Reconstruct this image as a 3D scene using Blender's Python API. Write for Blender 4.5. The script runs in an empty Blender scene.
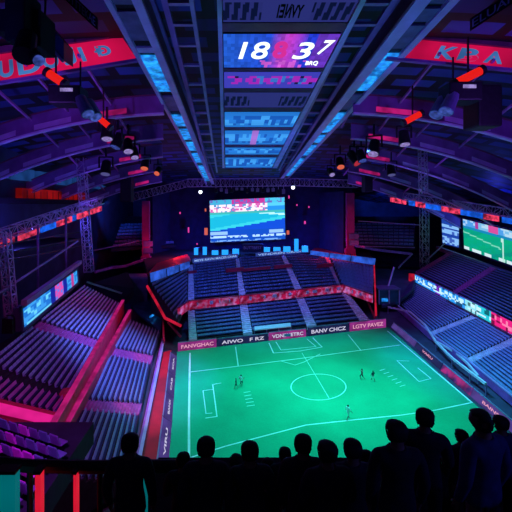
import bpy, bmesh, math, random
from mathutils import Vector, Matrix
random.seed(7)
SC = bpy.context.scene
COL = SC.collection
# ------------------------------------------------------------------ camera
F, CX, CY, H = 380.0, 240.0, 205.0, 26.0
cam = bpy.data.cameras.new('camera'); co = bpy.data.objects.new('camera', cam); COL.objects.link(co)
co.location = (0, 0, H); co.rotation_euler = (math.pi / 2, 0, 0)
cam.sensor_width = 36; cam.lens = F / 512 * 36; cam.shift_x = (256 - CX) / 512; cam.shift_y = -(256 - CY) / 512
cam.clip_start = 0.05; cam.clip_end = 600
SC.camera = co
SC.view_settings.view_transform = 'Standard'; SC.view_settings.look = 'None'
SC.view_settings.exposure = 0.0; SC.view_settings.gamma = 1.0; SC.view_settings.use_curve_mapping = False


def V(*a): return Vector(a)
def D(px, py, Y): return V((px - CX) / F * Y, Y, H - (py - CY) / F * Y)          # a point at depth Y
def G(px, py, Z): return D(px, py, (H - Z) * F / (py - CY))                        # a point at height Z
def RY(py, z0=46.07): return (z0 - H) / ((CY - py) / F + 0.1023)                   # the sloping roof plane Z = z0 - .1023 Y
def R(px, py, z0=46.07): return D(px, py, RY(py, z0))
def mix(a, b, t): return a + (b - a) * t


# ------------------------------------------------------------------ materials
def nodes(m):
    m.use_nodes = True
    return m.node_tree.nodes, m.node_tree.links
def mat(name, col, rough=0.6, metal=0.0, var=0.25, scale=3.0, bump=0.0):
    m = bpy.data.materials.new(name); n, l = nodes(m); b = n['Principled BSDF']
    b.inputs['Roughness'].default_value = rough; b.inputs['Metallic'].default_value = metal
    tc = n.new('ShaderNodeTexCoord'); nz = n.new('ShaderNodeTexNoise'); nz.inputs['Scale'].default_value = scale
    nz.inputs['Detail'].default_value = 5
    l.new(tc.outputs['Object'], nz.inputs['Vector'])
    cr = n.new('ShaderNodeValToRGB')
    cr.color_ramp.elements[0].position = .3; cr.color_ramp.elements[1].position = .7
    cr.color_ramp.elements[0].color = (*[c * (1 - var) for c in col], 1)
    cr.color_ramp.elements[1].color = (*[min(1, c * (1 + var)) for c in col], 1)
    l.new(nz.outputs['Fac'], cr.inputs['Fac']); l.new(cr.outputs['Color'], b.inputs['Base Color'])
    if bump:
        bp = n.new('ShaderNodeBump'); bp.inputs['Strength'].default_value = bump
        l.new(nz.outputs['Fac'], bp.inputs['Height']); l.new(bp.outputs['Normal'], b.inputs['Normal'])
    return m
def emi(name, col, s=1.0, var=0.0, scale=2.0, col2=None):
    m = bpy.data.materials.new(name); n, l = nodes(m); b = n['Principled BSDF']
    b.inputs['Base Color'].default_value = (.004, .004, .006, 1); b.inputs['Specular IOR Level'].default_value = .1
    b.inputs['Emission Color'].default_value = (*col, 1); b.inputs['Emission Strength'].default_value = s
    if var:
        tc = n.new('ShaderNodeTexCoord'); nz = n.new('ShaderNodeTexNoise'); nz.inputs['Scale'].default_value = scale
        l.new(tc.outputs['Object'], nz.inputs['Vector'])
        mr = n.new('ShaderNodeMapRange'); mr.inputs['From Min'].default_value = .35; mr.inputs['From Max'].default_value = .65
        mr.inputs['To Min'].default_value = s * (1 - var); mr.inputs['To Max'].default_value = s * (1 + var)
        l.new(nz.outputs['Fac'], mr.inputs['Value']); l.new(mr.outputs['Result'], b.inputs['Emission Strength'])
        if col2:
            n2 = n.new('ShaderNodeTexNoise'); n2.inputs['Scale'].default_value = scale * 1.7; l.new(tc.outputs['Object'], n2.inputs['Vector'])
            cr = n.new('ShaderNodeValToRGB'); cr.color_ramp.elements[0].position = .45; cr.color_ramp.elements[1].position = .62
            cr.color_ramp.elements[0].color = (*col, 1); cr.color_ramp.elements[1].color = (*col2, 1)
            l.new(n2.outputs['Fac'], cr.inputs['Fac']); l.new(cr.outputs['Color'], b.inputs['Emission Color'])
    return m
def screen_mat(name, s=1.0):
    m = bpy.data.materials.new(name); n, l = nodes(m); b = n['Principled BSDF']
    at = n.new('ShaderNodeAttribute'); at.attribute_name = 'picture'
    b.inputs['Base Color'].default_value = (.004, .004, .006, 1); b.inputs['Roughness'].default_value = .6; b.inputs['Specular IOR Level'].default_value = .1
    l.new(at.outputs['Color'], b.inputs['Emission Color']); b.inputs['Emission Strength'].default_value = s
    return m

M = dict(
    concrete=mat('concrete', (.10, .10, .13), .85, 0, .3, .8, .2),
    terrace=mat('terrace_concrete', (.022, .02, .035), .9, 0, .3, 1.2, .2),
    stair=mat('stair_concrete', (.78, .70, .82), .8, 0, .25, 1.5, .2),
    floor=mat('arena_floor', (.06, .05, .09), .6, 0, .3, .5),
    navy=mat('navy_wall', (.035, .05, .13), .8, 0, .35, .25),
    seat=mat('seat_plastic', (.34, .48, .74), .45, 0, .15, .8),
    pan=mat('seat_pan', (.016, .03, .12), .6, 0, .2, .8),  # pan darkened to stand for the shaded gaps between rows
    seatspeck=mat('speckled_seat', (.12, .19, .40), .5, 0, .85, 2.6), curtain=mat('blue_black_cloth', (.012, .012, .07), .9, 0, .3, .4),
    seatdark=mat('dark_seat_plastic', (.17, .22, .42), .5, 0, .25, .9),
    seatpink=mat('pink_seat_plastic', (.55, .16, .5), .45, 0, .2, .9),
    steel=mat('painted_steel', (.30, .27, .46), .45, .3, .2, .6),
    beam=mat('violet_steel', (.21, .11, .36), .5, .2, .3, .35),
    flange=mat('pale_violet_steel', (.58, .50, .85), .45, .2, .15, .5),
    maroon=mat('maroon_steel', (.16, .05, .11), .6, .1, .25, .6),
    alu=mat('truss_aluminium', (.52, .50, .68), .35, .5, .2, 2),
    black=mat('black_cloth', (.008, .006, .022), .95, 0, .3, 1),
    blackm=mat('black_metal', (.012, .012, .02), .5, .4, .3, 3),
    redwall=mat('red_barrier', (.62, .03, .09), .55, 0, .2, 1),
    column=mat('plum_red_column', (.40, .012, .18), .6, 0, .2, .5),
    redfloor=mat('red_walkway', (.75, .01, .03), .6, 0, .12, .6),
    purple=mat('purple_rail', (.40, .14, .50), .5, .1, .3, .7),
    roofpanel=mat('roof_panel', (.05, .07, .22), .55, .1, .4, .12),
    greypanel=mat('grey_panel', (.14, .15, .30), .5, .2, .3, .8),
    white=mat('white_paint', (.8, .8, .85), .6, 0, .05, 1),
    line=mat('line_paint', (.75, .95, .85), .7, 0, .12, .6),
    glass=mat('teal_glass', (.03, .16, .22), .15, 0, .3, .5),
    skin=mat('skin', (.30, .17, .12), .6, 0, .1, 9),
    hair=mat('dark_hair', (.008, .006, .008), .7, 0, .3, 30),
    shirt=mat('dark_shirt', (.012, .014, .04), .85, 0, .3, 12),
    blueshirt=mat('navy_shirt', (.03, .05, .20), .8, 0, .25, 12),
    trousers=mat('dark_trousers', (.008, .008, .014), .9, 0, .3, 12),
    kit_white=mat('white_kit', (.85, .9, .9), .7, 0, .05, 12),
    kit_red=mat('red_kit', (.6, .1, .12), .7, 0, .05, 12),
    kit_dark=mat('dark_kit', (.03, .04, .06), .7, 0, .05, 12),
    e_cyan=emi('cyan_lamp', (.012, .20, .75), .95, .5, .9, (.02, .36, .95)),
    e_cyan2=emi('cyan_tube', (.015, .30, 1.0), 1.4),
    e_tealpost=emi('teal_lamp', (.0, .17, .20), .7, .3, .6),
    e_red=emi('red_tube', (.78, .012, .006), 1.0),
    e_pinkdot=emi('pink_lamp', (.9, .06, .42), .9),
    e_white=emi('white_lamp', (.8, .85, 1.0), 3.0),
    e_warm=emi('warm_lamp', (.8, .14, .08), .8),
    e_banner=emi('crimson_banner', (.58, .004, .065), .8, .35, .16),
    e_bannerletter=emi('blue_letter', (.05, .17, .46), .75, .4, .3),
    e_digit=emi('white_digit', (.85, 1.0, 1.0), 1.4),
    e_digitpink=emi('pink_digit', (.75, .03, .35), .9),
    e_bluestrip=emi('blue_strip', (.03, .12, .75), .7, .5, .5),
    e_redglow=emi('red_glow_lamp', (.26, .004, .004), .6, .95, .12),
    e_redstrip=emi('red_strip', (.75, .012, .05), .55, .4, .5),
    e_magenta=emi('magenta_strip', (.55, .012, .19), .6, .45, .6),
    e_redpost=emi('red_lamp', (.8, .01, .04), .8, .3, .8),
    e_pinkwall=emi('backlit_red_hoarding', (.36, .006, .06), .8, .6, .6, (.42, .13, .40)),  # barrier panels made to glow pink-red; no lamp behind them
    screen=screen_mat('screen', 1.0),
)
def turf():
    m = bpy.data.materials.new('turf'); n, l = nodes(m); b = n['Principled BSDF']
    tc = n.new('ShaderNodeTexCoord'); b.inputs['Roughness'].default_value = .85
    nz = n.new('ShaderNodeTexNoise'); nz.inputs['Scale'].default_value = .12; nz.inputs['Detail'].default_value = 8
    n2 = n.new('ShaderNodeTexNoise'); n2.inputs['Scale'].default_value = 6; n2.inputs['Detail'].default_value = 4
    l.new(tc.outputs['Object'], nz.inputs['Vector']); l.new(tc.outputs['Object'], n2.inputs['Vector'])
    mx = n.new('ShaderNodeMath'); mx.operation = 'MULTIPLY_ADD'; mx.inputs[1].default_value = .35
    l.new(n2.outputs['Fac'], mx.inputs[0]); l.new(nz.outputs['Fac'], mx.inputs[2])
    cr = n.new('ShaderNodeValToRGB'); cr.color_ramp.elements[0].position = .4; cr.color_ramp.elements[1].position = .95
    cr.color_ramp.elements[0].color = (.001, .28, .135, 1); cr.color_ramp.elements[1].color = (.004, .52, .25, 1)
    l.new(mx.outputs[0], cr.inputs['Fac']); l.new(cr.outputs['Color'], b.inputs['Base Color'])
    bp = n.new('ShaderNodeBump'); bp.inputs['Strength'].default_value = .3
    l.new(n2.outputs['Fac'], bp.inputs['Height']); l.new(bp.outputs['Normal'], b.inputs['Normal'])
    return m
M['turf'] = turf()


# ------------------------------------------------------------------ mesh helpers
class MB:
    def __init__(s): s.v = []; s.f = []
    def hexa(s, p):                                   # 8 corners: bottom loop then top loop
        b = len(s.v); s.v += [Vector(q) for q in p]
        for f in ((3, 2, 1, 0), (4, 5, 6, 7), (0, 1, 5, 4), (1, 2, 6, 5), (2, 3, 7, 6), (3, 0, 4, 7)): s.f.append(tuple(b + i for i in f))
        return s
    def box(s, lo, hi):
        x0, y0, z0 = lo; x1, y1, z1 = hi
        return s.hexa([(x0, y0, z0), (x1, y0, z0), (x1, y1, z0), (x0, y1, z0), (x0, y0, z1), (x1, y0, z1), (x1, y1, z1), (x0, y1, z1)])
    def slab(s, quad, off):                           # a quad given thickness by the vector off
        return s.hexa([q for q in quad] + [q + off for q in quad])
    def bar(s, a, b, w, h=None):
        h = h or w; d = b - a
        if d.length < 1e-6: return s
        d.normalize(); up = V(0, 0, 1) if abs(d.z) < .95 else V(0, 1, 0)
        x = d.cross(up).normalized(); y = x.cross(d)
        q = [a + x * (i * w / 2) + y * (j * h / 2) for i, j in ((-1, -1), (1, -1), (1, 1), (-1, 1))]
        return s.hexa(q + [p + (b - a) for p in q])
    def tube(s, a, b, r, n=10, r2=None):
        d = (b - a).normalized(); up = V(0, 0, 1) if abs(d.z) < .95 else V(0, 1, 0)
        x = d.cross(up).normalized(); y = x.cross(d); k = len(s.v); r2 = r if r2 is None else r2
        for c, rr in ((a, r), (b, r2)):
            for i in range(n):
                t = 2 * math.pi * i / n; s.v.append(c + x * math.cos(t) * rr + y * math.sin(t) * rr)
        for i in range(n): s.f.append((k + i, k + (i + 1) % n, k + n + (i + 1) % n, k + n + i))
        s.f.append(tuple(k + i for i in reversed(range(n)))); s.f.append(tuple(k + n + i for i in range(n)))
        return s
    def path(s, pts, w, h=None):
        for a, b in zip(pts, pts[1:]): s.bar(a, b, w, h)
        return s
    def build(s, name, m, parent=None, bevel=0.0, smooth=False):
        o_ = Vector((0, 0, 0))
        if parent is not None:
            p = parent
            while p is not None: o_ = o_ + p.location; p = p.parent
        else:
            if s.v:
                xs = [v.x for v in s.v]; ys = [v.y for v in s.v]; zs = [v.z for v in s.v]
                o_ = V((min(xs) + max(xs)) / 2, (min(ys) + max(ys)) / 2, min(zs))
        me = bpy.data.meshes.new(name); me.from_pydata([v - o_ for v in s.v], [], s.f); me.update()
        bm = bmesh.new(); bm.from_mesh(me); bmesh.ops.recalc_face_normals(bm, faces=bm.faces); bm.to_mesh(me); bm.free()
        for mm in (m if isinstance(m, (list, tuple)) else [m]): me.materials.append(mm)
        o = bpy.data.objects.new(name, me); COL.objects.link(o)
        if parent is not None: o.parent = parent
        else: o.location = o_
        if bevel:
            b = o.modifiers.new('bevel', 'BEVEL'); b.width = bevel; b.segments = 2; b.limit_method = 'ANGLE'
        if smooth:
            for p in me.polygons: p.use_smooth = True
        return o
def tag(o, label, cat, group=None, kind=None):
    if label: o['label'] = label
    if cat: o['category'] = cat
    if group: o['group'] = group
    if kind: o['kind'] = kind
    return o
def thing(name, loc, label, cat, group=None):
    o = bpy.data.objects.new(name, None); COL.objects.link(o); o.location = loc; o.empty_display_size = .2
    return tag(o, label, cat, group)
def struct(o, label=None): o['kind'] = 'structure'; (label and o.__setitem__('label', label)); return o
def copy_tree(o, parent=None):
    c = o.copy(); COL.objects.link(c)
    if parent is not None: c.parent = parent
    for ch in list(o.children): copy_tree(ch, c)
    return c
ORD = ['first', 'second', 'third', 'fourth', 'fifth', 'sixth', 'seventh', 'eighth', 'ninth', 'tenth', 'eleventh', 'twelfth', 'thirteenth',
       'fourteenth', 'fifteenth', 'sixteenth', 'seventeenth', 'eighteenth']

def picture(name, quad, nx, ny, fn, parent=None, thick=.25, back=None, m='screen'):
    """A display: a slab whose front face is a grid of coloured cells. quad = TL, TR, BR, BL. fn(u, v) -> rgb, v from the top."""
    tl, tr, br, bl = quad
    nrm = (tr - tl).cross(bl - tl).normalized()
    if nrm.dot(V(0, 0, H) - tl) < 0: nrm = -nrm
    mb = MB()
    for j in range(ny + 1):
        for i in range(nx + 1):
            u, v = i / nx, j / ny
            mb.v.append(mix(mix(tl, tr, u), mix(bl, br, u), v))
    cols = []
    for j in range(ny):
        for i in range(nx):
            a = j * (nx + 1) + i; mb.f.append((a, a + 1, a + nx + 2, a + nx + 1)); cols.append(fn((i + .5) / nx, (j + .5) / ny))
    o = mb.build(name, M[m], parent)
    at = o.data.color_attributes.new('picture', 'FLOAT_COLOR', 'CORNER')
    for p in o.data.polygons:
        for li in p.loop_indices: at.data[li].color = (*[c ** 1.35 * 1.05 for c in cols[p.index]], 1)
    return o, nrm

FONT = []
def text(body, origin, xdir, ydir, height, m, name='lettering', parent=None, width=None, depth=.02, bold=0):
    """Letters as real extruded shapes: origin = lower left corner, xdir / ydir the baseline and up directions."""
    cu = bpy.data.curves.new(name, 'FONT'); cu.body = body; cu.size = 1; cu.extrude = depth; cu.offset = bold
    tmp = bpy.data.objects.new('tmp', cu); COL.objects.link(tmp)
    bpy.context.view_layer.update()
    me = bpy.data.meshes.new_from_object(tmp.evaluated_get(bpy.context.evaluated_depsgraph_get()))
    bpy.data.objects.remove(tmp); bpy.data.curves.remove(cu)
    xs = [v.co.x for v in me.vertices]; ys = [v.co.y for v in me.vertices]
    w, h = max(xs) - min(xs), max(ys) - min(ys); sy = height / h; sx = (width / w) if width else sy
    X = xdir.normalized(); Y = ydir.normalized(); Z = X.cross(Y).normalized()
    o_ = Vector((0, 0, 0)); p = parent
    while p is not None: o_ = o_ + p.location; p = p.parent
    for v in me.vertices:
        v.co = origin + X * ((v.co.x - min(xs)) * sx) + Y * ((v.co.y - min(ys)) * sy) + Z * v.co.z - o_
    me.materials.clear(); me.materials.append(m)
    o = bpy.data.objects.new(name, me); COL.objects.link(o); o.parent = parent
    return o

# ------------------------------------------------------------------ stands
def seat_row(a, b, face, d, n, m, label, group, hs=.95):
    """One bank of joined tip-up seats: a single connected L-shaped shell whose back and pan are notched between seats."""
    u = b - a; L = u.length; s = min(d, 1.15)
    pan_z, top_z, pd, th = .32 * s, hs * s, .42 * s, .07 * s
    ts = []
    for k in range(n):
        t0, t1 = k / n, (k + 1) / n; g = .07 / n
        ts += [(t0 + g, 1), (t0 + g * 2.4, 1.06), (t1 - g * 2.4, 1.06), (t1 - g, 1)]
        if k < n - 1: ts += [(t1 - g * .9, 0), (t1 + g * .9, 0)]
    mb = MB(); up = V(0, 0, 1)
    for t, hgt in ts:
        c = a + u * t; lo_ = min(pan_z + .1 * s, top_z - .15 * s); tz = lo_ + (top_z - lo_) * hgt; f = pd * (1 if hgt else .72)
        prof = [(f, pan_z - th), (f, pan_z + .03 * s), (0.02 * s, pan_z), (-.16 * s, tz), (-.16 * s - th, tz), (-th, pan_z - th - .2 * s)]
        for x, z in prof: mb.v.append(c + face * x + up * z)
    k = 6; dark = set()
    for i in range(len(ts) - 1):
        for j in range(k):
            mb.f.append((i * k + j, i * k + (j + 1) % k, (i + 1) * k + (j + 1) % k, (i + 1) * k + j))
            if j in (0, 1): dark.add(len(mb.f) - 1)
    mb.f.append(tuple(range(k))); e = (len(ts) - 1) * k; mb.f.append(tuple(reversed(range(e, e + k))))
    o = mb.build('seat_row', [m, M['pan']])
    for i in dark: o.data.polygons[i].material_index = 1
    return tag(o, label, 'seat row', group)

def terrace(name, fl, fr, bl, br, n, m=None):
    mb = MB(); low = min(fl.z, fr.z) - 1.0
    for i in range(n):
        t0, t1 = i / n, (i + 1) / n
        a, b = mix(fl, bl, t0), mix(fr, br, t0); c, d = mix(fr, br, t1), mix(fl, bl, t1)
        c = V(c.x, c.y, b.z); d = V(d.x, d.y, a.z)
        q = [V(p.x, p.y, low) for p in (a, b, c, d)]
        mb.hexa(q + [a, b, c, d])
    o = mb.build(name, m or M['terrace']); return struct(o)

def block(fl, fr, bl, br, n, seats, where, group, m='seat', tname='floor_terrace', hs=.95):
    """A raked block of seats: fl, fr its front edge, bl, br its back edge."""
    terrace(tname, fl, fr, bl, br, n)
    for i in range(n):
        t = (i + .62) / n
        a, b = mix(fl, bl, t), mix(fr, br, t); z0, z1 = mix(fl, bl, i / n).z, mix(fr, br, i / n).z
        a = V(a.x, a.y, z0); b = V(b.x, b.y, z1)
        u = b - a; a, b = a + u * .012, b - u * .012
        face = V(-u.y, u.x, 0).normalized()
        toback = mix(bl, br, .5) - mix(fl, fr, .5)
        if face.dot(toback) > 0: face = -face
        d = abs(toback.dot(face)) / n
        seat_row(a, b, face, d, seats, M[m] if isinstance(m, str) else m, f'{ORD[i]} seat row from the front, in {where}', group, hs)

def stairs(a0, a1, b0, b1, n, label, m='stair', group='aisle stairs between the seat blocks'):
    mb = MB()
    for i in range(n):
        t0, t1 = i / n, (i + 1) / n
        p = [mix(a0, b0, t0), mix(a1, b1, t0), mix(a1, b1, t1), mix(a0, b0, t1)]; z = p[0].z + .12
        p = [V(q.x, q.y, z) for q in p]
        mb.hexa([q - V(0, 0, .9) for q in p] + p)
    return tag(mb.build('aisle_stairs', M[m]), label, 'stairs', group)

def wall(a, b, h, th, m, name, label=None, cat=None, group=None, structure=False):
    """An upright wall from a to b standing on its base line."""
    d = (b - a); n = V(-d.y, d.x, 0).normalized() * th / 2; up = V(0, 0, h)
    mb = MB().hexa([a - n, b - n, b + n, a + n, a - n + up, b - n + up, b + n + up, a + n + up])
    o = mb.build(name, m)
    return struct(o) if structure else tag(o, label, cat, group)

def noise1(x, y, s=0):
    v = math.sin(x * 127.1 + y * 311.7 + s * 74.7) * 43758.5453
    return v - math.floor(v)
def clampc(c, k=1.0): return tuple(max(0, min(1.6, x * k)) for x in c)
# ================================================================== SETTING
struct(MB().box((-95, -8, -.6), (110, 168, -.06)).build('floor', M['floor']))
UP = V(0, 0, 1)
def poly_slab(pts, th, name, m):
    mb = MB(); n = len(pts); mb.v = [p - UP * th for p in pts] + list(pts)
    mb.f = [tuple(reversed(range(n))), tuple(range(n, 2 * n))] + [(i, (i + 1) % n, n + (i + 1) % n, n + i) for i in range(n)]
    return mb.build(name, m)
turf_o = struct(poly_slab([G(177, 351.5, 0), G(388, 327, 0), G(440, 374, 0), G(560, 478, 0), G(400, 620, 0), G(150, 620, 0), G(172, 424, 0)], .05, 'floor_pitch', M['turf']))
def line_strip(pts, w, closed=False):
    mb = MB(); P = [G(x, y, .012) for x, y in pts]
    if closed: P.append(P[0])
    for a, b in zip(P, P[1:]):
        d = (b - a).normalized() * .05; n = V(-d.y, d.x, 0).normalized() * w / 2
        k = len(mb.v); mb.v += [a - n - d, a + n - d, b + n + d, b - n + d]; mb.f.append((k, k + 1, k + 2, k + 3))
    return mb
def marking(pts, w=.24, closed=False, name='pitch_line'):
    line_strip(pts, w * .8, closed).build(name, M['line'], turf_o)
marking([(189, 460), (189, 420), (189.5, 380), (190, 353)], .34, name='touchline')
marking([(387.5, 331), (472, 402.5)], .32, name='goal_line')
marking([(472, 402.5), (436, 410), (402, 415), (357, 419.5), (306, 425), (226, 446), (189, 458)], .24, name='near_touchline')
marking([(190, 372), (240, 366), (300, 358.5), (340, 353), (400, 345)], .26, name='cross_line')
marking([(318.5 + 27.5 * math.cos(t * math.pi / 24), 387 + 13 * math.sin(t * math.pi / 24)) for t in range(48)], .2, True, 'centre_circle')
marking([(302, 353), (310, 366), (329, 398)], .1, name='faint_line')
marking([(281, 361), (295, 365), (304, 362), (320, 354)], .16, name='curved_line')
marking([(235.6, 347), (238.2, 366)], .22); marking([(348, 334.5), (361, 350.5)], .2)
marking([(269, 343), (273.5, 353), (300, 351), (322, 347), (313, 338)], .24, name='penalty_box')
marking([(276, 342), (281, 350), (316, 346.5), (307, 339)], .18, name='goal_box')
marking([(409, 361), (397, 360.6), (419, 381.5), (431, 378.6), (418, 368)], .16, name='penalty_box')
marking([(221, 383), (212.7, 384.5), (217, 416.5), (206, 418)], .18, name='penalty_box')
marking([(213, 389.5), (203, 390.5), (206, 413.5), (212, 413)], .14, name='goal_box')
for k in range(6): marking([(380 + 4 * k, 370.5 + 3.2 * k), (385 + 4 * k, 369 + 3.2 * k)], .14, name='tick_mark')
for k in range(5): marking([(244 + k * .8, 392.5 + 3.4 * k), (250 + k * 1.1, 391.5 + 3.4 * k)], .13, name='tick_mark')
# outer shell
struct(MB().box((-95, 160, 0), (110, 162, 46)).build('wall_back', M['navy']))
struct(MB().box((-46, 14, 0), (-45, 160, 46)).build('wall_left', M['navy']))
struct(MB().box((84, 14, 0), (85, 160, 46)).build('wall_right', M['navy']))
def zroof(Y, z0=46.07): return z0 - .1023 * Y
XC = 3.0
def arch(X, Y): return .0062 * max(0, abs(X - XC) - 11) ** 2
def ceiling():
    mb = MB(); xs = [-95 + i * 4 for i in range(52)]; ys = [12 + 6 * i for i in range(26)]
    for y in ys:
        for x in xs: mb.v.append(V(x, y, max(zroof(y) + 2.2 - arch(x, y) * .45, 27)))
    for j in range(len(ys) - 1):
        for i in range(len(xs) - 1):
            a = j * len(xs) + i; mb.f.append((a, a + 1, a + len(xs) + 1, a + len(xs)))
    n = len(mb.v); mb.v += [v + V(0, 0, .4) for v in mb.v]; mb.f += [tuple(n + i for i in reversed(f)) for f in mb.f]
    m = mat('roof_cladding', (.02, .03, .09), .6, 0, .3, .2); nn, l = nodes(m)
    br = nn.new('ShaderNodeTexBrick'); tc = nn.new('ShaderNodeTexCoord'); l.new(tc.outputs['Object'], br.inputs['Vector'])
    br.inputs['Scale'].default_value = .075; br.inputs['Mortar Size'].default_value = .05; br.offset = .5
    br.inputs['Color1'].default_value = (.03, .06, .34, 1); br.inputs['Color2'].default_value = (.003, .004, .02, 1)
    br.inputs['Mortar'].default_value = (.002, .002, .006, 1)
    l.new(br.outputs['Color'], nn['Principled BSDF'].inputs['Base Color'])
    return struct(mb.build('ceiling', m))
ceiling()

# ================================================================== ROOF STEEL
def roof_arch(Y, x0, x1, h, label, skip_center=True):
    """One transverse arched girder: web, bottom flange, top flange; one half at a time."""
    o = thing('roof_arch', V((x0 + x1) / 2, Y, zroof(Y) - 2), label, 'roof girder', 'arched roof girders')
    n = 14; xs = [mix(x0, x1, i / n) for i in range(n + 1)]
    lo = [V(x, Y, zroof(Y) - h * .5 - arch(x, Y)) for x in xs]
    web = MB(); fl = MB(); tf = MB()
    for a, b in zip(lo, lo[1:]):
        web.hexa([a + V(0, -.1, 0), b + V(0, -.1, 0), b + V(0, .1, 0), a + V(0, .1, 0), a + V(0, -.1, h), b + V(0, -.1, h), b + V(0, .1, h), a + V(0, .1, h)])
        fl.hexa([a + V(0, -.45, -.22), b + V(0, -.45, -.22), b + V(0, .45, -.22), a + V(0, .45, -.22), a + V(0, -.45, .0), b + V(0, -.45, 0), b + V(0, .45, 0), a + V(0, .45, 0)])
        tf.hexa([a + V(0, -.35, h), b + V(0, -.35, h), b + V(0, .35, h), a + V(0, .35, h), a + V(0, -.35, h + .18), b + V(0, -.35, h + .18), b + V(0, .35, h + .18), a + V(0, .35, h + .18)])
    web.build('web', M['beam'], o); fl.build('bottom_flange', M['flange'], o); tf.build('top_flange', M['maroon'], o)
    # raised panels bolted along the web
    for k in range(1, 5):
        a, b = (k * 3 - 2), (k * 3)
        if b > n: break
        p0, p1 = lo[a] + V(0, -.16, .3), lo[b] + V(0, -.16, .3)
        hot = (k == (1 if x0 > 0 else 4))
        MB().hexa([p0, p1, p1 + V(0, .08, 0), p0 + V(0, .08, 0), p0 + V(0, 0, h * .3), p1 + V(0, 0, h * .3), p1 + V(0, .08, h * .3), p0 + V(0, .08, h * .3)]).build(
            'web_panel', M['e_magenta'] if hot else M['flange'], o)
    return o
AY = [54.5, 67, 80, 93, 107]
AN = ['first', 'second', 'third', 'fourth', 'farthest']
for i, Y in enumerate(AY):
    roof_arch(Y, -48 - .0 * Y, -.21 * Y + .5, 2.5, f'{AN[i]} violet arched roof girder behind the left crimson banner', 'x')
    roof_arch(Y, .27 * Y + 1.5, 62, 2.5, f'{AN[i]} violet arched roof girder behind the right crimson banner', 'x')
# thin purlins crossing between arches
sets = [-34, -28, -21, -15, 19, 26, 33, 41]
BY = [40.5] + AY
k = 0
for i in range(len(BY) - 1):
    for j, x in enumerate(sets):
        Y0, Y1 = BY[i], BY[i + 1]; xa, xb = x * (.82 + .06 * i), x * (.82 + .06 * (i + 1))
        if min(abs(xa), abs(xb)) < .3 * Y1 * .8: continue
        side = 'left' if x < 0 else 'right'
        a = V(xa, Y0, zroof(Y0) + .6 - arch(xa, Y0)); b = V(xb, Y1, zroof(Y1) + .6 - arch(xb, Y1))
        sc = sorted([s for s in sets if (s < 0) == (x < 0)], key=abs).index(x)
        tag(MB().bar(a, b, .26, .3).build('roof_purlin', M['purple']),
            f'{ORD[sc]} thin purlin out from the centre, {side} roof bay {["nearest the banner", "one bay back", "two bays back", "three bays back", "farthest back"][i]}', 'purlin', 'thin roof purlins')

# longitudinal box girders, drawn as strips lying in the sloping roof plane
def girder(side, y0, y1, xn, xf, label):
    """xn / xf: edges of the strips at image rows y0 and y1."""
    o = thing('light_girder', R(xn[0], y0 + 60), label, 'roof girder', 'lit longitudinal roof girders')
    def pt(i, y, z0=46.07):
        t = (y - y0) / (y1 - y0); return R(mix(xn[i], xf[i], t), y, z0)
    def strip(i, j, ya, yb, th, m, name, off=0):
        q = [pt(i, ya), pt(j, ya), pt(j, yb), pt(i, yb)]
        q = [p + UP * off for p in q]
        MB().slab(q, UP * th).build(name, m, o)
    strip(0, 1, y0, y1, .5, M['flange'], 'outer_flange', -.15)
    strip(2, 3, y0, y1, .5, M['flange'], 'inner_flange', -.15)
    # inner web rising above the inner flange
    a, b = pt(3, y0), pt(3, y1)
    sgn = 1 if side == 'left' else -1
    w = V(.12 * sgn, 0, 0)
    MB().hexa([a, a + w, b + w, b, a + UP * 1.5, a + w + UP * 1.5, b + w + UP * 1.5, b + UP * 1.5]).build('web', M['maroon'], o)
    a, b = a + UP * 1.5, b + UP * 1.5
    MB().hexa([a, a + w * 4, b + w * 4, b, a + UP * .3, a + w * 4 + UP * .3, b + w * 4 + UP * .3, b + UP * .3]).build('top_flange', M['beam'], o)
    strip(1, 2, y0, y1, .3, M['blackm'], 'soffit', .25)
    return o, strip
gl, strip = girder('left', -12, 184, [98, 104.5, 127, 137], [206, 207.2, 211.2, 214.5], 'long roof girder with cyan light panels, left of the hanging scoreboard')
for ya, yb, m in ((-10, 7, 'greypanel'), (12, 45, 'greypanel'), (48, 54, 'flange'), (57, 93, 'e_cyan'), (97, 113, 'greypanel'), (116, 128, 'e_cyan'), (130, 141, 'e_cyan'), (143, 152, 'e_cyan'), (154, 164, 'e_cyan'), (166, 182, 'e_cyan')):
    k_ = max(1, round((yb - ya) / 9)) if m == 'e_cyan' else 1
    for c_ in range(k_): strip(1, 2, ya + (yb - ya) * c_ / k_, ya + (yb - ya) * (c_ + .88) / k_, .2, M[m], 'light_panel' if m == 'e_cyan' else 'cover_panel', .03)
gr_, strip = girder('right', -12, 178, [470, 460, 440, 424], [288.5, 287.5, 283.5, 280.5], 'long roof girder with cyan light panels, right of the hanging scoreboard')
for ya, yb, m in ((-10, 6, 'greypanel'), (9, 24, 'greypanel'), (26, 52, 'greypanel'), (55, 92, 'e_cyan'), (95, 112, 'greypanel'), (114, 134, 'e_cyan'), (136, 144, 'e_cyan'), (146, 157, 'e_cyan'), (159, 177, 'e_cyan')):
    k_ = max(1, round((yb - ya) / 9)) if m == 'e_cyan' else 1
    for c_ in range(k_): strip(1, 2, ya + (yb - ya) * c_ / k_, ya + (yb - ya) * (c_ + .88) / k_, .2, M[m], 'light_panel' if m == 'e_cyan' else 'cover_panel', .03)
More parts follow.
